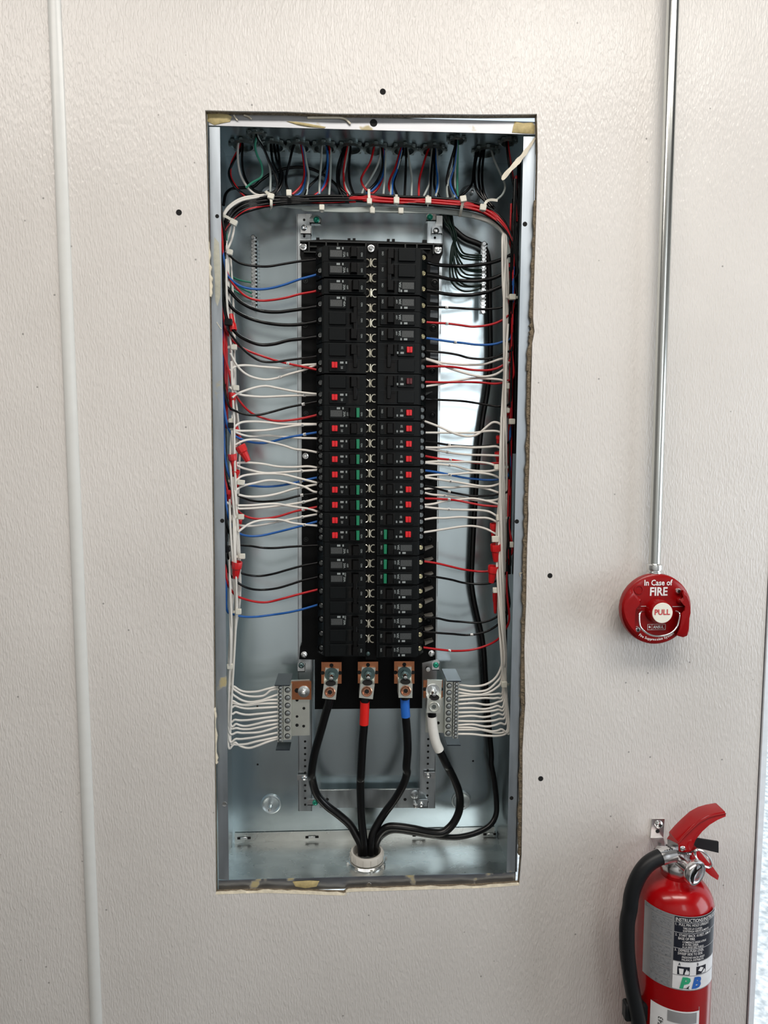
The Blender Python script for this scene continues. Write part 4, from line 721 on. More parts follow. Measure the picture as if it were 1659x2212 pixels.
DROPS = [(0, R_, 'T', [(370, 420), (300, 560), (290, 680), (340, 780), (400, 850), (470, 905)]), (0, K, 'T', [(390, 420), (310, 560), (275, 660), (320, 770), (410, 850), (480, 890)]), (0, Wt, 'T', [(362, 360), (355, 470), (362, 580), (385, 680), (440, 780), (500, 840), (560, 862)]), (0, K, 'T', [(400, 380), (395, 560), (420, 690), (480, 790), (540, 830), (640, 848)]),
 (1, 'w_green', 'T', [(530, 320), (515, 400), (530, 480), (570, 570), (580, 650), (560, 700), (490, 740), (430, 790)]), (1, Gy, 'T', [(545, 330), (590, 420), (630, 520), (655, 640), (655, 830)]), (1, K, 'T', [(535, 330), (600, 440), (650, 560), (690, 650), (720, 760), (690, 840), (600, 890)]),
 (2, K, 'T', [(660, 400), (680, 560), (735, 680), (735, 770), (680, 850), (560, 900)]), (2, K, 'T', [(690, 400), (720, 560), (765, 650), (765, 740), (720, 830), (640, 890)]), (2, K, 'T', [(720, 400), (740, 560), (750, 700), (700, 820), (580, 880)]),
 (3, K, 'T', [(860, 430), (830, 560), (805, 660), (800, 750), (830, 840), (870, 870)]), (3, R_, 'T', [(945, 430), (965, 580), (965, 690), (930, 780), (850, 855), (780, 880)]), (3, Gy, 'T', [(965, 440), (985, 560), (1005, 660), (1000, 760), (985, 860)]), (3, U, 'T', [(950, 430), (975, 620), (960, 780), (900, 860), (760, 885)]),
 (4, K, 'T', [(1180, 440), (1165, 600), (1090, 700), (1010, 780), (975, 850)]), (4, Gy, 'T', [(1128, 420), (1122, 560), (1110, 700), (1105, 850)]), (4, R_, 'T', [(1200, 430), (1205, 580), (1185, 710), (1140, 800), (1060, 860)]), (4, Gy, 'T', [(1205, 440), (1207, 640), (1195, 860)]), (4, U, 'T', [(1175, 430), (1180, 600), (1150, 760), (1080, 870)]),
 (5, K, 'T', [(1345, 430), (1300, 600), (1285, 720), (1310, 800), (1390, 870)]), (5, Gy, 'T', [(1375, 430), (1345, 590), (1328, 700), (1350, 790), (1390, 860)]), (5, K, 'T', [(1390, 430), (1378, 600), (1385, 740), (1420, 850)]), (5, R_, 'T', [(1360, 430), (1330, 620), (1335, 760), (1370, 870)]), (5, K, 'T', [(1330, 430), (1275, 600), (1275, 760), (1330, 880)]),
 (6, R_, 'T', [(1605, 430), (1570, 560), (1510, 660), (1490, 720), (1520, 790), (1600, 860)]), (6, Gy, 'U', [(95, 440), (70, 570), (10, 690), (-60, 800), (-80, 860)]), (6, U, 'U', [(125, 430), (128, 600), (100, 710), (30, 800), (-60, 860)]), (6, R_, 'U', [(115, 430), (120, 640), (85, 770), (10, 850), (-80, 890)]), (6, K, 'U', [(105, 430), (110, 600), (60, 730), (-30, 830)]), (6, Gy, 'U', [(135, 440), (135, 640), (120, 850)]),
 (7, R_, 'U', [(275, 450), (230, 600), (185, 700), (170, 770), (185, 830), (230, 890)]), (7, U, 'U', [(285, 450), (245, 620), (205, 730), (200, 870)]), (7, Gy, 'U', [(295, 450), (245, 620), (200, 740), (185, 860)]), (7, K, 'U', [(330, 440), (325, 640), (315, 870)]), (7, Gy, 'U', [(342, 450), (360, 560), (380, 700), (378, 870)]), (7, K, 'U', [(300, 450), (240, 650), (215, 760), (250, 870)]),
 (8, R_, 'U', [(520, 470), (480, 600), (450, 720), (445, 870)]), (8, Gy, 'U', [(565, 460), (555, 600), (545, 740), (490, 870)]), (8, K, 'U', [(580, 450), (560, 640), (550, 870)]), (8, U, 'U', [(600, 460), (610, 600), (618, 740), (600, 880)]), (8, Gy, 'U', [(612, 440), (615, 600), (625, 760), (600, 870)]), (8, K, 'U', [(590, 450), (590, 640), (590, 780), (640, 890)]),
 (9, K, 'U', [(785, 390), (745, 530), (712, 660), (705, 760), (740, 880)]), (9, Gy, 'U', [(800, 390), (780, 540), (730, 680), (705, 790), (710, 880)]), (9, U, 'U', [(795, 400), (770, 600), (735, 720), (750, 800), (800, 890)]), (9, Gy, 'U', [(800, 400), (778, 640), (775, 880)]), (9, 'w_green', 'U', [(802, 400), (800, 640), (800, 880)]), (9, K, 'U', [(790, 400), (765, 600), (760, 760), (800, 880)]),
 (10, K, 'U', [(1000, 420), (960, 600), (960, 740), (990, 840), (1080, 940)]), (10, K, 'U', [(1030, 420), (1000, 600), (1000, 760), (1040, 880), (1120, 990)]), (10, K, 'U', [(1050, 420), (1030, 600), (1030, 760), (1060, 880), (1140, 980)]), (10, K, 'U', [(980, 420), (950, 620), (930, 760), (850, 850), (780, 890)]), (10, Gy, 'U', [(1105, 420), (1140, 540), (1200, 670), (1238, 770), (1215, 850), (1150, 910)]),
 (11, R_, 'U', [(1262, 380), (1290, 560), (1310, 700), (1335, 900), (1345, 1100)]), (11, K, 'U', [(1255, 380), (1280, 600), (1330, 820), (1360, 1050)])]
seen = {}
for i, m_, c, q in DROPS:
    seen[(i, m_)] = seen.get((i, m_), 0) + 1
tot = dict(seen); seen = {}
def mx_(c, q): return sum(px(c, *p)[0] for p in q) / len(q)
for i, m_, c, q in DROPS:
    seen[(i, m_)] = seen.get((i, m_), 0) + 1; d0 = .098 if FIT[i][3] else .062; n = len(q)
    pts = [(c, x, y, d0 + (.07 - d0) * (j / (n - 1)) ** .8) for j, (x, y) in enumerate(q)]
    pts = [(c, (FIT[i][1] if c == FIT[i][0] else FIT[i][1] - 1574) * .6 + q[0][0] * .4, q[0][1] - 70, d0)] + pts
    w = f'{NW[m_]} wire dropping from {ORD[i]} top connector' if tot[(i, m_)] == 1 else f'{NW[m_]} wire, {ORD[sum(j_ == i and b_ == m_ and mx_(c_, q_) < mx_(c, q) for j_, b_, c_, q_ in DROPS)]} of its colour from the left, dropping from {ORD[i]} top connector'
    wire(m_, .0019 if m_ != K else .0022, pts, w, 'wires dropping from the top connectors', k=5)
# long tied bundle: red, black, blue strands across, turning down at both ends
for i, m_ in enumerate((K, R_, R_, R_, R_, R_, R_, K, R_, K)):
    o = (i - 4.5) * 8.5
    wire(m_, .0023, [('T', 1350 + 50 * (i % 3), 880 + o * .6, .072 + .002 * (i % 3)), ('T', 1560, 885 + o * .8, .068 + .003 * (i % 2)), ('U', 240, 900 + o * .8, .067 + .002 * (i % 4)), ('U', 560, 915 + o * .9, .066 + .002 * (i % 3)), ('U', 860, 945 + o * .9, .065), ('U', 1030, 985 + o * .9, .062 + .002 * (i % 4)), ('U', 1160, 1065 + o, .06), ('U', 1260, 1180 + o * .8, .058 + .002 * (i % 3)), ('U', 1320, 1330, .058 + .003 * (i % 3)), ('U', 1340, 1500, .06)],
         f'{NW[m_]} strand, {ORD[i]} from the top of the bundle sweeping to the upper right corner', f'{NW[m_]} strands of the top bundle, right half')
for i, m_ in enumerate((K, K, K, K, K, K, K, R_, K)):
    o = (i - 4) * 13
    wire(m_, .0023, [('T', 1500 - 60 * (i % 3), 895 + o * .5, .072), ('T', 1150, 895 + o * .6, .070 + .002 * (i % 3)), ('T', 820, 905 + o * .6, .068 + .002 * (i % 2)), ('T', 640, 915 + o * .8, .064 + .002 * (i % 3)), ('T', 470, 945 + o, .06), ('T', 350, 1000 + o, .056 + .002 * (i % 3)), ('T', 262, 1100 + o * 1.2, .054), ('T', 222, 1230 + o * .6, .052), ('T', 205, 1400, .05)],
         f'{NW[m_]} strand, {ORD[i]} from the top of the bundle sweeping to the upper left corner', f'{NW[m_]} strands of the top bundle, left half')
for i in range(2):
    wire(Wt, .0019, [('T', 640 - 30 * i, 852 + 12 * i, .064), ('T', 520, 864 + 16 * i, .060), ('T', 400, 884 + 20 * i, .056), ('T', 300, 938 + 20 * i, .052), ('T', 232, 1020 + 20 * i, .050), ('T', 205, 1160, .05), ('T', 195, 1300, .05)], f'{ORD[i]} white wire curving over the upper left corner of the bundle', 'white wires in the upper left corner')
for i in range(2):
    wire(Wt, .0021, [('T', 270 + 40 * i, 1080, .07), ('T', 285 + 35 * i, 1160, .075), ('T', 262 + 38 * i, 1260, .07), ('T', 240 + 28 * i, 1340, .066), ('A', 220 + 8 * i, 260, .062), ('A', 222 + 10 * i, 420, .06), ('A', 235, 700, .06), ('A', 245, 880, .062)], f'{ORD[i]} white wire descending the left gutter beside the black strands', 'white wires in the left gutter')
for i in range(5):
    wire(Gy, .0019, [('T', 700 + 60 * i, 955 + 5 * i, .082), ('T', 1000, 965 + 8 * i, .082 + .002 * (i % 2)), ('T', 1400, 975 + 9 * i, .08), ('U', 0, 968 + 10 * i, .08), ('U', 300, 975 + 10 * i, .078 + .002 * (i % 2)), ('U', 620, 985 + 9 * i, .078), ('U', 850, 1010 + 9 * i, .076), ('U', 1030, 1050 + 9 * i, .074), ('U', 1150, 1120 + 8 * i, .07), ('U', 1220, 1220, .068), ('U', 1255 + 4 * i, 1330, .066), ('U', 1270 + 6 * i, 1480, .066)],
         f'grey wire, {ORD[i]} from the top of the lower bundle under the red strands', 'grey wires of the lower top bundle')
wire(K, .0026, [('T', 225, 950, .10), ('T', 245, 850, .11), ('T', 300, 800, .12), ('T', 400, 790, .125), ('T', 500, 780, .125), ('T', 570, 720, .125), ('T', 700, 640, .128), ('T', 850, 605, .13), ('T', 980, 605, .13), ('T', 1090, 640, .13), ('T', 1200, 710, .125), ('T', 1280, 790, .12), ('T', 1300, 880, .1)], 'slack black wire looping across the back behind the drops', None, name='loop_wire')
# ---------------------------------------------------------------- cable ties and wire connectors
def tie(c, x, y, w, h, d, label, black=False, band=None, ang=0.):
    """head box plus strap; band = list of crop points of the strap"""
    p = ac(c, x, y, d); e = empty('cable_tie', p, label, 'cable tie', 'cable ties'); mt = 'tieblack' if black else 'tie'
    R = Matrix.Translation(p) @ Matrix.Rotation(ang, 4, 'Y')
    MB().box(-w / 2, w / 2, -.003, .003, -h / 2, h / 2, .0009).xf(R).part('lock_head', mt, e)
    if band:
        L = catmull([ac(c, bx, by, bd) for bx, by, bd in band], 4); mb = MB(); n = len(L)
        for i, q in enumerate(L):
            t = (L[min(i + 1, n - 1)] - L[max(i - 1, 0)]).normalized(); s_ = t.cross(Vector((0, 1, 0))); s_ = s_.normalized() if s_.length > .1 else Vector((1, 0, 0))
            mb.v += [q + s_ * .0021, q - s_ * .0021, q - s_ * .0021 + Vector((0, .0012, 0)), q + s_ * .0021 + Vector((0, .0012, 0))]
        mb.f = [(i * 4 + k, i * 4 + (k + 1) % 4, i * 4 + 4 + (k + 1) % 4, i * 4 + 4 + k) for i in range(n - 1) for k in range(4)] + [(0, 1, 2, 3), tuple(range(4 * n - 4, 4 * n))]
        mb.part('strap', mt, e, sharp=60)
    return e
tie('T', 660, 868, .0105, .0088, .050, 'milky cable tie at the left end of the top bundle', band=[(610, 820, .058), (640, 850, .052), (662, 900, .049), (662, 960, .052), (660, 985, .064)], ang=.25)
tie('T', 826, 838, .0085, .0098, .052, 'milky cable tie head above the left half of the top bundle', band=[(815, 820, .062), (826, 850, .055), (835, 875, .058)])
tie('T', 1565, 915, .0082, .0092, .053, 'milky cable tie with long strap below the middle of the top bundle', band=[(1560, 800, .066), (1562, 850, .056), (1565, 900, .055), (1568, 945, .058)])
tie('U', 240, 907, .0092, .0105, .052, 'milky cable tie right of centre on the red bundle', band=[(240, 850, .066), (240, 880, .056), (240, 930, .056), (242, 950, .066)])
tie('U', 532, 905, .0098, .0105, .052, 'milky cable tie above the right green rail screw', band=[(530, 858, .066), (531, 880, .056), (532, 930, .056), (532, 960, .066)])
tie('U', 853, 893, .0105, .0098, .050, 'milky cable tie with long tail right of the green ground wires', band=[(868, 868, .062), (855, 900, .054), (842, 960, .055), (832, 1010, .062), (824, 1055, .072)], ang=-.2)
tie('U', 1035, 972, .0108, .0100, .048, 'milky cable tie bent over the upper right corner of the bundle', band=[(1170, 905, .06), (1110, 900, .058), (1068, 915, .05), (1045, 960, .05), (1030, 1010, .055)], ang=.15)
for x, lab in ((1128, 'greyish cable tie on the lower grey bundle above the left rail'), (1592, 'greyish cable tie on the lower grey bundle near its middle')):
    tie('T', x, 972 if x < 1500 else 1000, .0085, .0092, .070, lab, band=[(x - 4, 935, .08), (x - 2, 960, .073), (x + 2, 1015, .074)])
tie('U', 280, 1003, .0088, .0095, .069, 'greyish cable tie on the lower grey bundle right of its middle', band=[(282, 970, .075), (280, 990, .072), (280, 1035, .074)])
tie('T', 318, 1108, .0115, .0090, .044, 'large milky cable tie at the bend of the upper left corner', band=[(205, 1045, .046), (240, 1050, .043), (285, 1075, .043), (318, 1105, .046)], ang=.45)
tie('A', 246, 283, .0095, .0085, .048, 'milky cable tie head left of the left ground bar', band=[(205, 270, .05), (225, 275, .047), (246, 283, .048)], ang=.2)
tie('A', 234, 942, .0125, .0100, .040, 'black cable tie around black wires above the topmost red connector', True, [(185, 938, .046), (215, 940, .041), (270, 945, .044), (280, 960, .06)])
tie('C', 285, 44, .0100, .0088, .046, 'milky cable tie in the left gutter below the black tie', band=[(225, 42, .05), (260, 44, .047), (285, 44, .048)])
tie('C', 305, 428, .0100, .0088, .046, 'milky cable tie in the left gutter just above a red connector', band=[(232, 425, .05), (265, 427, .047), (305, 428, .048)])
tie('C', 265, 738, .0095, .0080, .046, 'milky cable tie in the left gutter above the small black tie', band=[(228, 738, .05), (265, 738, .047)])
tie('C', 258, 780, .0095, .0085, .042, 'small black cable tie in the left gutter above the eleventh row whites', True, [(225, 778, .047), (258, 780, .043)])
tie('E', 352, 184, .0125, .0086, .046, 'milky cable tie in the left gutter beside the upper red connector pair', band=[(225, 168, .048), (290, 178, .045), (352, 184, .047)], ang=.1)
tie('E', 352, 508, .0100, .0088, .046, 'milky cable tie crossing the left gutter at the flange hole', band=[(235, 502, .05), (300, 506, .045), (352, 508, .047)])
tie('E', 362, 880, .0105, .0090, .046, 'milky cable tie crossing the left gutter above the lowest red connector', band=[(240, 888, .05), (300, 884, .045), (362, 880, .047)])
tie('E', 230, 808, .0070, .0105, .042, 'small black cable tie at the left rim above the lowest milky ties', True, [(222, 806, .05), (238, 810, .045)])
tie('G', 328, 353, .0098, .0095, .046, 'milky cable tie above the long blue lower left wire', band=[(235, 362, .05), (290, 357, .045), (328, 353, .047)])
tie('G', 248, 870, .0100, .0095, .048, 'milky cable tie where the white wires start to fan out', band=[(225, 868, .052), (272, 868, .05)])
tie('B', 1340, 706, .0110, .0095, .05, 'grey shaded cable tie right of the right ground bar', band=[(1280, 705, .062), (1310, 706, .052), (1390, 708, .052)])
tie('D', 1335, 745, .0105, .0095, .05, 'white shaded cable tie at the right rim beside the looping white wire', band=[(1310, 745, .056), (1360, 746, .054)])
tie('D', 1292, 410, .0065, .0105, .05, 'grey shaded cable tie in the right gutter beneath two red wires', band=[(1270, 405, .06), (1310, 412, .056)])
tie('D', 1285, 640, .0095, .0085, .05, 'grey cable tie in the right gutter above a shaded red connector', band=[(1262, 636, .06), (1315, 642, .056)])
tie('F', 1195, 38, .0100, .0095, .05, 'milky cable tie in the right gutter above the blue middle wire', band=[(1180, 36, .055), (1230, 38, .052), (1300, 40, .058)])
tie('F', 1215, 515, .0105, .0105, .05, 'grey cable tie in the right gutter below the last black middle wire', band=[(1190, 512, .056), (1240, 516, .052), (1315, 520, .06)])
tie('F', 1178, 718, .0120, .0105, .046, 'white cable tie right beside the long arched white wire', band=[(1160, 712, .056), (1200, 722, .05), (1240, 735, .056)])
tie('F', 1332, 770, .0060, .0100, .05, 'small milky cable tie head tucked against the right rim', band=[(1322, 765, .056), (1345, 772, .054)])
tie('H', 1185, 152, .0115, .0095, .05, 'grey cable tie below the lower red connector in the right gutter', band=[(1170, 148, .056), (1210, 158, .052), (1270, 170, .06)])
tie('J', 1262, 342, .0100, .0105, .05, 'grey cable tie where the right white wires fan out', band=[(1240, 338, .056), (1262, 342, .052), (1310, 346, .06)])
def nut(c, a, b, r, d, label):
    p, q = ac(c, *a, d), ac(c, *b, d - .004); ax = (q - p); L = ax.length
    o = MB().lathe([(r * .45, 0), (r * .55, L * .02), (r * .72, L * .30), (r * .8, L * .55), (r, L * .62), (r * 1.08, L * .94), (r, L), (r * .8, L * .98), (r * .7, L * .8)], p, ax, n=10).solo('wire_nut', 'nut', label, 'wire connector', 'red wire connectors', sharp=30)
for i in (('A', (258, 865), (280, 1020), .0058, .052, 'red twist-on connector under the black cable tie, topmost on the left'), ('C', (262, 640), (272, 470), .0060, .055, 'red twist-on connector in the left gutter beside the ninth and tenth rows'), ('C', (350, 920), (295, 790), .0045, .062, 'slim dark red connector half hidden behind left white wires'),
          ('C', (420, 1120), (340, 970), .0085, .050, 'large red twist-on connector hanging clear of the left bundle'), ('C', (290, 1200), (268, 1050), .0070, .046, 'red twist-on connector left of the large hanging one'), ('C', (300, 1290), (305, 1205), .0062, .05, 'short red connector directly below the middle left connectors'), ('E', (315, 240), (310, 180), .0058, .056, 'small red connector behind the milky tie in the left gutter'),
          ('E', (238, 360), (240, 250), .0050, .05, 'red connector at the left rim beside black looping wire'), ('E', (300, 560), (300, 430), .0050, .066, 'dark red connector behind the white left bundle near the flange hole'), ('E', (330, 640), (335, 530), .0048, .064, 'slim red connector under the milky tie at the flange hole'), ('E', (300, 1090), (315, 930), .0086, .046, 'lowest large red twist-on connector in the left gutter'),
          ('D', (1255, 790), (1270, 650), .0060, .075, 'shaded red connector in the right gutter above the looping white wire'), ('D', (1205, 960), (1215, 880), .0050, .075, 'shaded red connector tip behind right white loops'), ('D', (1215, 1150), (1210, 1030), .0070, .078, 'dark red connector behind the marked red wire on the right'), ('F', (1160, 700), (1165, 570), .0066, .072, 'dark red connector above the white tie in the right gutter'),
          ('F', (1185, 930), (1180, 765), .0085, .05, 'large red connector hanging below the white tie on the right'), ('F', (1140, 1130), (1160, 970), .0085, .055, 'large shaded red connector crossed by red and black right wires'), ('H', (1178, 370), (1178, 180), .0045, .07, 'slim dark red connector behind the lower right bundle')): nut(*i)
# ---------------------------------------------------------------- feeder cables and bushing
CB = at(792.5, 1849, .075)
zfl = FO[3].z + (FO[2].z - FO[3].z) * .5
def cable(label, main, tape=None, tmat=None, r=.0072, sleeve_r=None):
    L = catmull([ac(*p) for p in main], 7); o = MB().tube(L, r, 14).solo('feeder_cable', 'cable', label, 'cable', 'thick feeder cables', sharp=80)
    if tape: MB().tube(catmull([ac(*p) for p in tape], 6), (sleeve_r or r + .0008), 16).part('tape_wrap', tmat, o, sharp=50)
    return o
cable('thick plain black feeder cable, first from the left', [('I', 1192, 455, .044), ('I', 1180, 520, .044), ('I', 1150, 620, .046), ('I', 1100, 800, .052), ('I', 1045, 1000, .06), ('I', 1018, 1170, .068), ('K', 1022, 180, .078), ('K', 1060, 320, .086), ('K', 1150, 430, .090), ('K', 1280, 530, .090), ('K', 1380, 620, .086), ('K', 1440, 720, .080), ('K', 1478, 800, .076), ('K', 1490, 900, .075)])
cable('thick black feeder cable with a red tape band at its top', [('I', 1532, 450, .044), ('I', 1518, 520, .044), ('I', 1512, 720, .046), ('I', 1498, 900, .05), ('I', 1482, 1200, .06), ('K', 1478, 200, .068), ('K', 1482, 420, .073), ('K', 1492, 600, .075), ('K', 1510, 760, .074), ('K', 1520, 900, .073)], [('I', 1520, 505, .044), ('I', 1517, 600, .045), ('I', 1512, 718, .046)], 't_red')
cable('thick black feeder cable with a blue tape band at its top', [('J', 331, 440, .044), ('J', 328, 520, .044), ('J', 334, 650, .046), ('J', 346, 800, .05), ('J', 352, 960, .055), ('J', 340, 1120, .062), ('L', 345, 130, .068), ('L', 310, 240, .074), ('L', 230, 380, .08), ('L', 140, 500, .082), ('L', 70, 610, .08), ('L', 25, 700, .077), ('L', 8, 790, .075), ('L', 0, 900, .074)], [('J', 326, 478, .044), ('J', 328, 560, .045), ('J', 334, 645, .046)], 't_blue')
cable('thick black feeder cable with a long white tape band, looping right', [('J', 582, 590, .044), ('J', 582, 650, .045), ('J', 590, 760, .048), ('J', 615, 880, .052), ('J', 660, 980, .056), ('J', 715, 1090, .062), ('L', 735, 80, .07), ('L', 790, 190, .076), ('L', 832, 300, .08), ('L', 845, 400, .082), ('L', 830, 510, .082), ('L', 770, 620, .08), ('L', 680, 690, .076), ('L', 560, 690, .073), ('L', 420, 662, .070), ('L', 280, 640, .07), ('L', 170, 640, .072), ('L', 100, 690, .075), ('L', 55, 770, .077), ('L', 40, 880, .078)],
      [('J', 580, 640, .0452), ('J', 590, 760, .048), ('J', 615, 880, .052), ('J', 650, 962, .0552)], 't_white', sleeve_r=.0086)
L = [('B', 1125, 860, .128), ('D', 1130, 100, .128), ('D', 1120, 300, .128), ('D', 1095, 500, .128), ('D', 1060, 700, .128), ('D', 1035, 900, .127), ('F', 1005, 60, .126), ('F', 985, 400, .126), ('F', 968, 700, .127), ('F', 955, 1000, .128), ('H', 950, 60, .128), ('H', 970, 220, .128), ('H', 1005, 390, .128), ('H', 1045, 560, .127), ('H', 1070, 740, .126), ('J', 1082, 250, .126), ('J', 1100, 500, .126), ('J', 1120, 760, .125), ('J', 1140, 1000, .124), ('L', 1140, 50, .122), ('L', 1168, 200, .12), ('L', 1188, 380, .117), ('L', 1185, 520, .112), ('L', 1130, 620, .105), ('L', 1010, 690, .098), ('L', 860, 730, .092), ('L', 720, 735, .088), ('L', 560, 715, .084), ('L', 400, 690, .082), ('L', 220, 670, .081), ('L', 110, 720, .081), ('L', 60, 800, .081), ('L', 50, 890, .081)]
L = [('U', 640, 1000, .13), ('U', 720, 1120, .132), ('U', 860, 1250, .133), ('B', 1080, 250, .132), ('B', 1120, 500, .130)] + L
wire('cable', .0052, L, 'long black cable running down the right back of the box to the bushing', None, name='ground_cable', seg=10, cat='cable')
e = empty('conduit_bushing', (CB.x, CB.y, zfl), 'grey plastic bushing with steel locknut on the box floor', 'bushing')
h0 = .018; c0 = (CB.x, CB.y, zfl)
MB().lathe([(.028, .005), (.030, .006), (.030, h0), (.0285, h0 + .002), (.0255, h0 + .002), (.0245, h0), (.0245, .003)], c0, (0, 0, 1), n=40).part('collar', 'pvc', e)
for k in range(14):
    t = k * 2 * math.pi / 14; MB().box(-.0008, .0008, -.0008, .0008, .007, h0, .0003).xf(Matrix.Translation((CB.x + math.cos(t) * .0301, CB.y + math.sin(t) * .0301, zfl))).part('grip_rib', 'pvc', e)
mb = MB().lathe([(.0335, 0), (.034, .001), (.034, .0035), (.033, .0045), (.029, .0045)], c0, (0, 0, 1), n=32)
for k in range(8):
    t = k * math.pi / 4 + .2; mb.add(*[[Matrix.Translation((CB.x, CB.y, zfl)) @ (Matrix.Rotation(t, 4, 'Z') @ Vector(v)) for v in ((.0325, -.003, 0), (.0375, -.002, 0), (.0375, .002, 0), (.0325, .003, 0), (.0325, -.003, .004), (.0375, -.002, .004), (.0375, .002, .004), (.0325, .003, .004))], [(0, 1, 2, 3), (4, 5, 6, 7), (0, 1, 5, 4), (1, 2, 6, 5), (2, 3, 7, 6)]])
mb.part('locknut', 'steel', e)
MB().lathe([(.0245, .0045), (0, .0045)], c0, (0, 0, 1), n=24).part('bore', 'hole', e)
# ---------------------------------------------------------------- conduit and pull station
YC = -.032
e = empty('conduit', at(1412, 1240, YC), 'slim shiny zinc conduit running down to the red pull station', 'conduit')
p0, p1 = at(1413.5, 1222, YC), at(1456, -60, YC)
MB().tube([p0, p0 * .5 + p1 * .5, p1], .0091, 20).part('pipe', 'emt', e)
ax = (p0 - p1).normalized()
MB().lathe([(.0098, -.004), (.0125, -.002), (.0130, .002), (.0125, .006), (.0102, .007), (.0102, .009), (.0118, .0095), (.0118, .0145), (.0104, .015), (.0104, .024)], p0, ax, n=20).part('coupling', 'steel', e)
def q(x, y, d): return at(1300 + x * 240 / 1659, 1180 + y * 240 / 1659, d)
YF = -.043                                                           # plate of the cover
ps = empty('fire_pull_station', q(805, 935, YW), 'round red manual pull station under the conduit, lettered in white', 'pull station')
c = q(805, 935, YF); Rp = (q(1330, 935, YF) - q(285, 935, YF)).length / 2
oc = Vector((c.x, YW, c.z))
MB().lathe([(Rp * .83, 0), (Rp * .83, .018), (Rp * .81, .020), (0, .020)], oc, n=20).part('back_box', 'greybox', ps)
prof = [(Rp * .93, -.013), (Rp * .985, -.010), (Rp, -.004), (Rp * .985, .002), (Rp * .93, .0045), (Rp * .80, .005), (Rp * .5, .0055), (0, .0055)]
cv = MB().lathe(prof, c, n=56).part('cover', 'redpull', ps)
YT = YF - .0058
def guard(pts, d0, d1, name='finger_guard'):
    L0 = [q(x, y, d0) for x, y in pts]; cen = sum(L0, Vector()) / len(L0); L1 = [q(x, y, d1) for x, y in pts]; c1 = sum(L1, Vector()) / len(L1)
    Lm = [c1 + (p - c1) * .97 + Vector((0, -.0005, 0)) for p in L1]; L2 = [c1 + (p - c1) * .84 + Vector((0, -.0025, 0)) for p in L1]
    mb = MB(); n = len(pts); mb.add(L0 + L1 + Lm + L2, [(k * n + i, k * n + (i + 1) % n, k * n + n + (i + 1) % n, k * n + n + i) for k in range(3) for i in range(n)] + [tuple(range(3 * n, 4 * n))])
    return mb.part(name, 'redpull', ps, sharp=30)
guard([(430, 640), (465, 650), (500, 720), (560, 790), (572, 850), (510, 930), (495, 1050), (490, 1180), (505, 1270), (525, 1350), (440, 1270), (380, 1180), (330, 1080), (300, 960), (300, 860), (330, 760), (380, 690)], YF - .003, YF - .021)
guard([(1215, 655), (1265, 700), (1305, 790), (1325, 890), (1328, 990), (1312, 1070), (1305, 1160), (1300, 1270), (1275, 1335), (1215, 1360), (1160, 1345), (1110, 1330), (1150, 1240), (1170, 1130), (1180, 1010), (1225, 960), (1240, 870), (1210, 850), (1170, 800), (1215, 760), (1200, 700)], YF - .003, YF - .021)
hub = q(895, 965, YT)
MB().lathe([(.0205, -.001), (.0192, .010), (.0184, .0155), (.0172, .017), (0, .017)], (q(903, 995, YT - .0172).x, YT, q(903, 995, YT - .0172).z), n=36).part('hub', 'redpull', ps)
kd = q(903, 995, YT - .0172); Rd = (q(1055, 995, YT - .017) - q(753, 995, YT - .017)).length / 2
ds = MB().lathe([(Rd, -.0015), (Rd, .0004), (Rd * .97, .0008), (0, .0008)], kd, n=36).part('button_disc', 'cream_disc', ps)
def flat(d): return lambda cx, cy, s=1.: (lambda u, v: q(cx, cy, d) + Vector((u, 0, v)))
def label_on(parent, s, x, y, h, d, mat, bold=.0, name='lettering', sx=1., rot=0.):
    o = q(x, y, d); ca, sa = math.cos(rot), math.sin(rot); return lettering(s, h, lambda u, v: o + Vector((u * ca - v * sa, 0, u * sa + v * ca)), bold, sx=sx).part(name, mat, parent)
U1 = .2400 / 1659                                                    # about one zoom pixel in metres at the cover
U1 = (q(1330, 935, YT) - q(330, 935, YT)).length / 1000
label_on(cv, 'In Case of', 840, 548, 118 * U1, YT - .0004, 'white_ink', .02, sx=.86)
label_on(cv, 'FIRE', 848, 682, 172 * U1, YT - .0004, 'white_ink', .028, sx=.86)
label_on(ds, 'PULL', 902, 988, 112 * U1, kd.y - .0014, 'red_ink', .02, sx=.93)
lg = MB()
for a, b, w, h in ((815, 1165, 268, 5), (815, 1246, 268, 5), (684, 1205, 5, 84), (948, 1205, 5, 84), (748, 1205, 4, 80)):
    k = q(a, b, YT - .0005); lg.box(k.x - w * U1 / 2, k.x + w * U1 / 2, k.y - .0002, k.y + .0002, k.z - h * U1 / 2, k.z + h * U1 / 2)
lg.part('logo_frame', 'white_ink', cv)
label_on(cv, 'ANSUL', 846, 1208, 62 * U1, YT - .0005, 'white_ink', .03, sx=.82); label_on(cv, 'a', 715, 1200, 62 * U1, YT - .0005, 'white_ink', .05)
for a, b in ((660, 895), (1130, 900)):
    k = q(a, b, YT - .0004); MB().box(k.x - 76 * U1, k.x + 76 * U1, k.y - .0002, k.y + .0002, k.z - 3 * U1, k.z + 3 * U1).part('scribed_line', 'white_ink', cv)
st = 'Fire Suppression System'; n = len(st); wid = {'i': .42, 'r': .6, ' ': .5, 'm': 1.35, 't': .55, 'S': 1.05}
tot_w = sum(wid.get(ch, 1.) for ch in st); acc = 0; lt = MB(); rad = 430 * U1; cc = q(815, 960, YT - .0005)
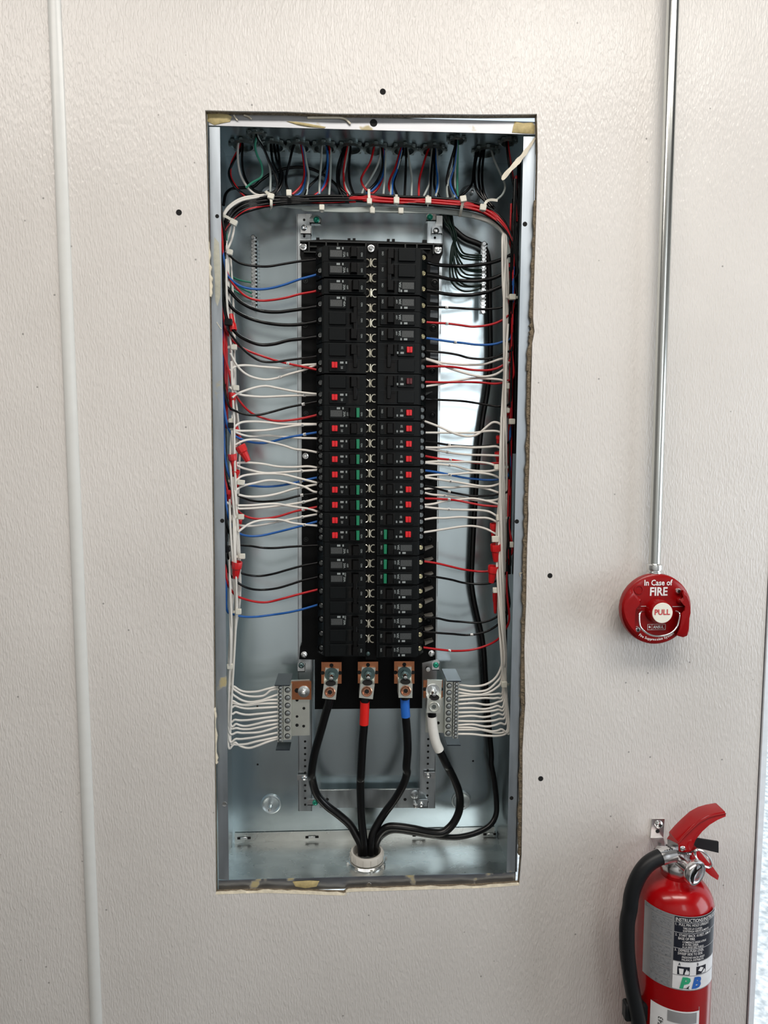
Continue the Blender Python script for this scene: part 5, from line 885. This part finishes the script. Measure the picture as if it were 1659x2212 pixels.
for ch in st:
    w = wid.get(ch, 1.); t = (acc + w / 2) / tot_w; acc += w
    if ch == ' ': continue
    an = math.radians(-125 + 74 * t); o = cc + Vector((math.cos(an) * rad, 0, math.sin(an) * rad)); ro = an + math.pi / 2; ca, sa = math.cos(ro), math.sin(ro)
    lettering(ch, 54 * U1, lambda u, v: o + Vector((u * ca - v * sa, 0, u * sa + v * ca)), .015, lt)
lt.part('lettering', 'white_ink', cv)
for a, b in ((1138, 668), (528, 1238)):
    k = q(a, b, YT); s_ = MB().lathe([(.0052, -.001), (.0052, .001), (.0038, .003), (0, .0036)], k, n=16).part('cover_screw', 'steel', ps)
    MB().box(k.x - .0026, k.x + .0026, k.y - .0040, k.y - .0026, k.z - .0006, k.z + .0006).box(k.x - .0006, k.x + .0006, k.y - .0040, k.y - .0026, k.z - .0026, k.z + .0026).part('screw_slot', 'hole', s_)
MB().lathe([(.008, 0), (.0076, .0008), (.006, .001), (.0055, -.0005), (0, -.0005)], q(550, 648, YT + .0002), n=20).part('blank_boss', 'redpull', cv)
for a, b in ((525, 800), (1160, 808)): MB().lathe([(.0055, 0), (.005, .004), (.003, .006), (0, .0066)], q(a, b, YT), n=16).part('stop_boss', 'redpull', cv)
ring = [(630, 975, .006), (590, 980, .010), (562, 1010, .013), (556, 1080, .014), (570, 1190, .0145), (615, 1250, .015), (690, 1305, .0155), (790, 1338, .016), (900, 1338, .016), (1000, 1310, .0155), (1075, 1260, .015), (1125, 1190, .0145), (1152, 1100, .014), (1165, 1020, .013), (1145, 985, .010), (1105, 970, .006)]
MB().tube(catmull([q(x, y, YT - d) for x, y, d in ring], 4), 14.5 * U1, 10).part('pull_ring', 'steel', ps)
# ---------------------------------------------------------------- fire extinguisher
def xq(x, y, d): return at(1320 + x * 300 / 1659, 1720 + y * 300 / 1659, d)        # upper zoom
YE = -.080
axc = xq(760, 1200, YE); RB = (xq(1185, 1300, YE) - xq(330, 1300, YE)).length / 2 * .985
zs = xq(760, 1240, YE).z; xa = axc.x
ex = empty('fire_extinguisher', (xa, YE, -.50), 'red fire extinguisher with black hose hanging by the bracket on the wall', 'fire extinguisher')
zb = -.50
bp = [(RB * .9, zb), (RB, zb + .008)] + [(RB, zs - .004)]
for k in range(1, 9):
    t = k / 8 * 1.35; bp.append((RB * (.36 + .64 * math.cos(t)) if k < 8 else RB * .5, zs + RB * .72 * math.sin(t)))
zt = bp[-1][1]; bp += [(RB * .40, zt + .004), (RB * .40, zt + .010), (RB * .34, zt + .011)]
bo = MB().lathe([(r, z - zb) for r, z in bp], (xa, YE, zb), (0, 0, 1), n=64).part('cylinder', 'red', ex, sharp=50)
ZN = zt + .010
# valve block
mb = MB().lathe([(.0215, 0), (.0225, .002), (.0225, .012), (.020, .016), (.0175, .020), (.015, .024)], (xa, YE, ZN), (0, 0, 1), n=10)
mb.box(xa - .014, xa + .020, YE - .012, YE + .014, ZN + .018, ZN + .036, .002)
mb.tube([Vector((xa - .004, YE - .002, ZN + .028)), Vector((xa - .030, YE - .004, ZN + .030))], .0125, 16)
vb = mb.part('valve', 'chrome', ex)
# gauge
gc = xq(1020, 925, YE - .040); gd = Vector((.42, -.88, -.10)).normalized(); g0 = gc - gd * .010
ga = MB().lathe([(.009, -.022), (.009, 0), (.0185, .001), (.0200, .003), (.0200, .010), (.0185, .012), (.0165, .0115), (.016, .009)], g0, gd, n=32).part('gauge', 'chrome', ex)
MB().lathe([(.016, .008), (0, .008)], g0, gd, n=28).part('gauge_dial', 'dial', ga)
MB().lathe([(.0165, .0105), (.015, .0125), (.010, .0142), (0, .0148)], g0, gd, n=28).part('gauge_lens', 'glass', ga)
u_ = gd.cross(Vector((0, 0, 1))).normalized(); w_ = u_.cross(gd)
MB().tube([g0 + gd * .0084 + u_ * .009 * math.cos(t) + w_ * .009 * math.sin(t) for t in [math.radians(a) for a in range(200, 345, 15)]], .0012, 5).part('gauge_arc', 'red_ink', ga)
# lever (upper), handle (lower)
def band(pts_u, pts_l, y0, y1, mat, name, parent, cr=.0):
    n = len(pts_u); mb = MB(); U_ = [xq(*p, y0) for p in pts_u]; L_ = [xq(*p, y0) for p in pts_l]; dy = Vector((0, y1 - y0, 0))
    for i in range(n): mb.v += [U_[i] + Vector((0, .003, 0)) , U_[i] + dy * .12 + Vector((0, 0, .0012)), U_[i] + dy * .88 + Vector((0, 0, .0012)), U_[i] + dy, L_[i] + dy, L_[i]]
    mb.f = [(i * 6 + k, i * 6 + (k + 1) % 6, i * 6 + 6 + (k + 1) % 6, i * 6 + 6 + k) for i in range(n - 1) for k in range(6)] + [tuple(range(6)), tuple(range(6 * n - 6, 6 * n))]
    return mb.part(name, mat, parent, sharp=45)
lv = band([(805, 565), (880, 480), (960, 400), (1060, 310), (1160, 255), (1260, 225), (1375, 205)], [(815, 665), (950, 670), (1010, 520), (1090, 420), (1180, 340), (1270, 285), (1372, 240)], YE - .016, YE + .016, 'red', 'lever', ex)
u0 = [(670, 500), (720, 430), (800, 355), (900, 260), (1010, 175), (1110, 130), (1210, 120)]
u1 = [(805, 565), (880, 480), (960, 400), (1060, 310), (1160, 255), (1260, 225), (1375, 205)]
mb = MB()
for a, b in zip(u0, u1):
    p, r = xq(*a, YE + .016), xq(*b, YE - .016); mb.v += [p, p * .5 + r * .5 + Vector((0, 0, .002)), r, r + Vector((0, .001, -.003)), p + Vector((0, 0, -.003))]
n = len(u0); mb.f = [(i * 5 + k, i * 5 + (k + 1) % 5, i * 5 + 5 + (k + 1) % 5, i * 5 + 5 + k) for i in range(n - 1) for k in range(5)] + [(0, 1, 2, 3, 4), tuple(range(5 * n - 5, 5 * n))]
mb.part('lever_top', 'red', ex, sharp=45)
MB().prism([xq(675, 510, YE - .0), xq(805, 572, YE - .015), xq(803, 650, YE - .015), xq(670, 590, YE)], [xq(690, 510, YE + .004), xq(815, 572, YE - .010), xq(815, 650, YE - .010), xq(685, 590, YE + .004)]).part('lever_end', 'chrome', ex)
MB().lathe([(.0042, 0), (.0042, .0012), (.003, .002), (0, .002)], xq(852, 620, YE - .0165), n=16).part('lever_rivet', 'steel', lv)
hd = band([(950, 700), (1030, 650), (1090, 700), (1160, 790), (1230, 870), (1300, 970)], [(950, 760), (1010, 770), (1060, 820), (1120, 890), (1190, 950), (1275, 1003)], YE - .014, YE + .014, 'red', 'carry_handle', ex)
rg = [xq(1100 + 130 * math.cos(t) * math.cos(.85) - 62 * math.sin(t) * math.sin(.85), 745 + 130 * math.cos(t) * math.sin(.85) + 62 * math.sin(t) * math.cos(.85), YE - .030 + .006 * math.cos(t)) for t in [k * 2 * math.pi / 28 for k in range(28)]]
pr = MB().tube(rg, .0019, 8, True).part('pin_ring', 'steel', ex)
ch = MB()
for k in range(17):
    f = k / 16; p = xq(665 + 340 * f, 585 + 115 * math.sin(f * 2.2) - 35 * f * f, YE - .0175); ch.lathe([(.0, -.0016), (.0015, -.0008), (.0015, .0008), (0, .0016)], p, (1, 0, .4), n=6)
ch.part('seal_chain', 'chain', ex)
# hose
HP = [(745, 690, YE - .012), (660, 705, YE - .014), (560, 735, YE - .017), (440, 810, YE - .019), (350, 920, YE - .020), (285, 1050, YE - .020), (240, 1200, YE - .020), (225, 1340, YE - .020)]
def yq(x, y, d): return at(1320 + x * 300 / 1659, 1930 + y * 300 / 1659, d)         # lower zoom
L = [xq(*p) for p in HP] + [yq(*p) for p in ((195, 330, YE - .021), (188, 520, YE - .022), (195, 720, YE - .022), (222, 950, YE - .024), (255, 1150, YE - .026), (290, 1330, YE - .028), (318, 1480, YE - .03), (335, 1600, YE - .03), (345, 1800, YE - .03))]
HL = catmull(L, 6); MB().tube(HL[9:], .0118, 18).part('hose', 'rubber', ex, sharp=80)
MB().tube(HL[0:12], .0128, 18).part('hose_ferrule', 'chrome', ex, sharp=60)
c1 = yq(330, 1475, YE - .03); MB().box(c1.x - .020, c1.x + .022, c1.y + .002, c1.y + .020, c1.z - .012, c1.z + .018, .003).part('hose_clip', 'rubber', ex)
# labels wrapped round the cylinder; s in metres along the surface from the camera-facing line, z up
va = math.atan2(CAM.y - YE, CAM.x - xa)
def cyl(s_, z, off=.0004): t = va + s_ / RB; return Vector((xa + (RB + off) * math.cos(t), YE + (RB + off) * math.sin(t), z))
def patch(s0, s1, z0, z1, off, name, mat, parent, n=14):
    mb = MB(); mb.v = [cyl(s0 + (s1 - s0) * i / n, z, off) for i in range(n + 1) for z in (z0, z1)]; mb.f = [(2 * i, 2 * i + 2, 2 * i + 3, 2 * i + 1) for i in range(n)]
    return mb.part(name, mat, parent, sharp=80)
yfr = YE - RB * .93
ZLT, ZLB = yq(600, 270, yfr).z, yq(600, 1150, yfr).z; H = ZLT - ZLB
sb = patch(-.0480, .080, ZLB, ZLT, .0004, 'instruction_label', 'silver_label', bo, 22)
def Zf(f): return ZLT - H * f
for k, (a, b) in enumerate(((.0, .055), (.075, .19), (.205, .33), (.35, .425), (.44, .585), (.60, .72), (.735, .86), (.875, .985))):
    patch(-.0455 + (.012 if k else 0), -.0022, Zf(b), Zf(a + .012), .0007, 'print_block', 'sprint', sb, 8)
pn = patch(.0012, .076, Zf(.605), Zf(.012), .0007, 'instruction_panel', 'lblack', sb, 18)
wp = patch(.0012, .076, Zf(.985), Zf(.615), .0007, 'symbol_panel', 'lwhite', sb, 18)
def ctext(parent, s, s0, f, h, mat, bold=.0, sx=.72, name='lettering', off=.0011):
    v, fcs = text(s, h, bold); x0 = min(a for a, b in v); mb = MB(); mb.add([cyl(s0 + (a - x0) * sx, Zf(f) + b, off) for a, b in v], fcs); return mb.part(name, mat, parent)
for s, s0, f, h in (('INSTRUCTIONS/INSTRUCCIONES', -.0085, .05, .0082), ('1.  PULL PIN. HOLD UPRIGHT.', -.0085, .112, .0058), ('TIRE DE LA CLAVIJA.', .002, .157, .0047), ('SOSTENGA VERTICALMENTE', .002, .192, .0047), ('2.  START BACK 10 FEET. AIM AT', -.0085, .252, .0058), ('BASE OF FIRE.', -.004, .296, .0058), ('COMIENCE DESDE ATRAS', .002, .340, .0047), ('A 10 PIES. DIRIJA', .002, .374, .0047), ('A LA BASE DEL FUEGO.', .002, .408, .0047), ('3.  DEPRESS PUSH LEVER,', -.0085, .457, .0058), ('SWEEP SIDE TO SIDE.', -.004, .500, .0058), ('PRESIONE HACIA ABAJO', .002, .545, .0047), ('PALANCA, DISTRIBUYA', .002, .580, .0047)):
    ctext(pn, s, s0 + .0112, f, h, 'white_ink', .004)
for f in (.083, .220, .430): patch(.0012, .076, Zf(f + .002), Zf(f - .002), .0010, 'rule_line', 'lwhite', pn, 14)
patch(.0012, .076, Zf(.797), Zf(.793), .0010, 'rule_line', 'lblack', wp, 14)
for s0, L_ in ((.0075, 'A'), (.036, 'B')):
    ctext(wp, L_, s0 + .001, .645, .0064, 'lblack', .02); pk = patch(s0, s0 + .018, Zf(.785), Zf(.675), .0010, 'pictogram', 'lblack', wp, 6)
    mb = MB()
    if L_ == 'A':
        mb.add([cyl(s0 + a, Zf(b), .0013) for a, b in ((.002, .70), (.009, .70), (.008, .775), (.003, .775))], [(0, 1, 2, 3)]); mb.add([cyl(s0 + a, Zf(b), .0013) for a, b in ((.0105, .775), (.0165, .775), (.0172, .745), (.0155, .715), (.0145, .735), (.0135, .70), (.012, .73), (.0108, .75))], [tuple(range(8))])
    else: mb.add([cyl(s0 + a, Zf(b), .0013) for a, b in ((.007, .685), (.013, .705), (.009, .75), (.003, .73))], [(0, 1, 2, 3)]); mb.add([cyl(s0 + a, Zf(b), .0013) for a, b in ((.009, .775), (.0165, .775), (.0165, .745), (.0145, .72), (.012, .75))], [tuple(range(5))])
    mb.part('symbol', 'lwhite', pk)
def logo(parent, s0, f, h, sh=.22):
    for ch, mat, dx in (('P', 'lgreen', 0), ('B', 'lblue', h * .78)):
        v, fc = text(ch, h, .06); mb = MB(); mb.add([cyl(s0 + dx + a + sh * b, Zf(f) + b, .0012) for a, b in v], fc); mb.part('logo_letter', mat, parent)
    mb = MB(); mb.add([cyl(s0 + h * a, Zf(f) + h * b, .0014) for a, b in ((-.25, -.34), (.1, -.30), (.30, -.10), (.22, -.30), (.30, -.36))], [tuple(range(5))]); mb.part('logo_swoosh', 'lblack', parent)
logo(wp, .019, .90, .024)
ZL2 = yq(650, 1370, yfr).z
s2 = patch(-.030, .045, ZL2 - .10, ZL2 - .004, .0005, 'service_tag', 'lwhite', bo, 14)
MB().add([cyl(a, z, .0005) for a, z in ((-.030, ZL2 - .004), (-.019, ZL2 + .002), (.045, ZL2 + .002), (.045, ZL2 - .004))], [(0, 1, 2, 3)]).part('tag_corner', 'lwhite', s2)
patch(-.004, .040, ZL2 - .024, ZL2 - .006, .0009, 'print_block', 'silver_label', s2, 8)
mb = MB(); v, fc = text('97743', .011, .0); mb.add([cyl(-.013 - b, ZL2 - .036 + a, .0010) for a, b in v], fc); mb.part('handwriting', 'digit', s2)
def Zf(f, b=ZL2): return b - f
logo(s2, .012, .044, .020)
# bracket and strap
bx = empty('wall_bracket', xq(560, 400, YW), 'small steel hook bracket screwed to the wall above the extinguisher', 'bracket')
MB().prism([xq(490, 272, YW - .003), xq(640, 272, YW - .003), xq(625, 500, YW - .003), xq(470, 505, YW - .003)], [xq(490, 272, YW), xq(640, 272, YW), xq(625, 500, YW), xq(470, 505, YW)]).part('plate', 'chrome', bx)
MB().prism([xq(470, 500, YW - .003), xq(622, 495, YW - .003), xq(680, 600, YE + .018), xq(510, 620, YE + .018)], [p + Vector((0, 0, -.002)) for p in (xq(470, 500, YW - .003), xq(622, 495, YW - .003), xq(680, 600, YE + .018), xq(510, 620, YE + .018))]).part('hook', 'chrome', bx)
s_ = MB().lathe([(.0066, 0), (.0064, .002), (.004, .0042), (0, .0046)], xq(572, 335, YW - .003), n=18).part('bracket_screw', 'steel', bx)
k = xq(572, 335, YW - .003); MB().box(k.x - .003, k.x + .003, k.y - .0052, k.y - .0032, k.z - .0007, k.z + .0007).box(k.x - .0007, k.x + .0007, k.y - .0052, k.y - .0032, k.z - .003, k.z + .003).part('screw_slot', 'hole', s_)
MB().lathe([(.0036, 0), (0, .0003)], xq(556, 418, YW - .0031), n=12).part('spare_hole', 'hole', bx)
MB().prism([xq(1000, 500, YE + .02), xq(1285, 545, YE + .02), xq(1285, 678, YE + .02), xq(990, 610, YE + .02)], [p + Vector((0, .003, 0)) for p in (xq(1000, 500, YE + .02), xq(1285, 545, YE + .02), xq(1285, 678, YE + .02), xq(990, 610, YE + .02))]).part('rear_tab', 'tape', ex)
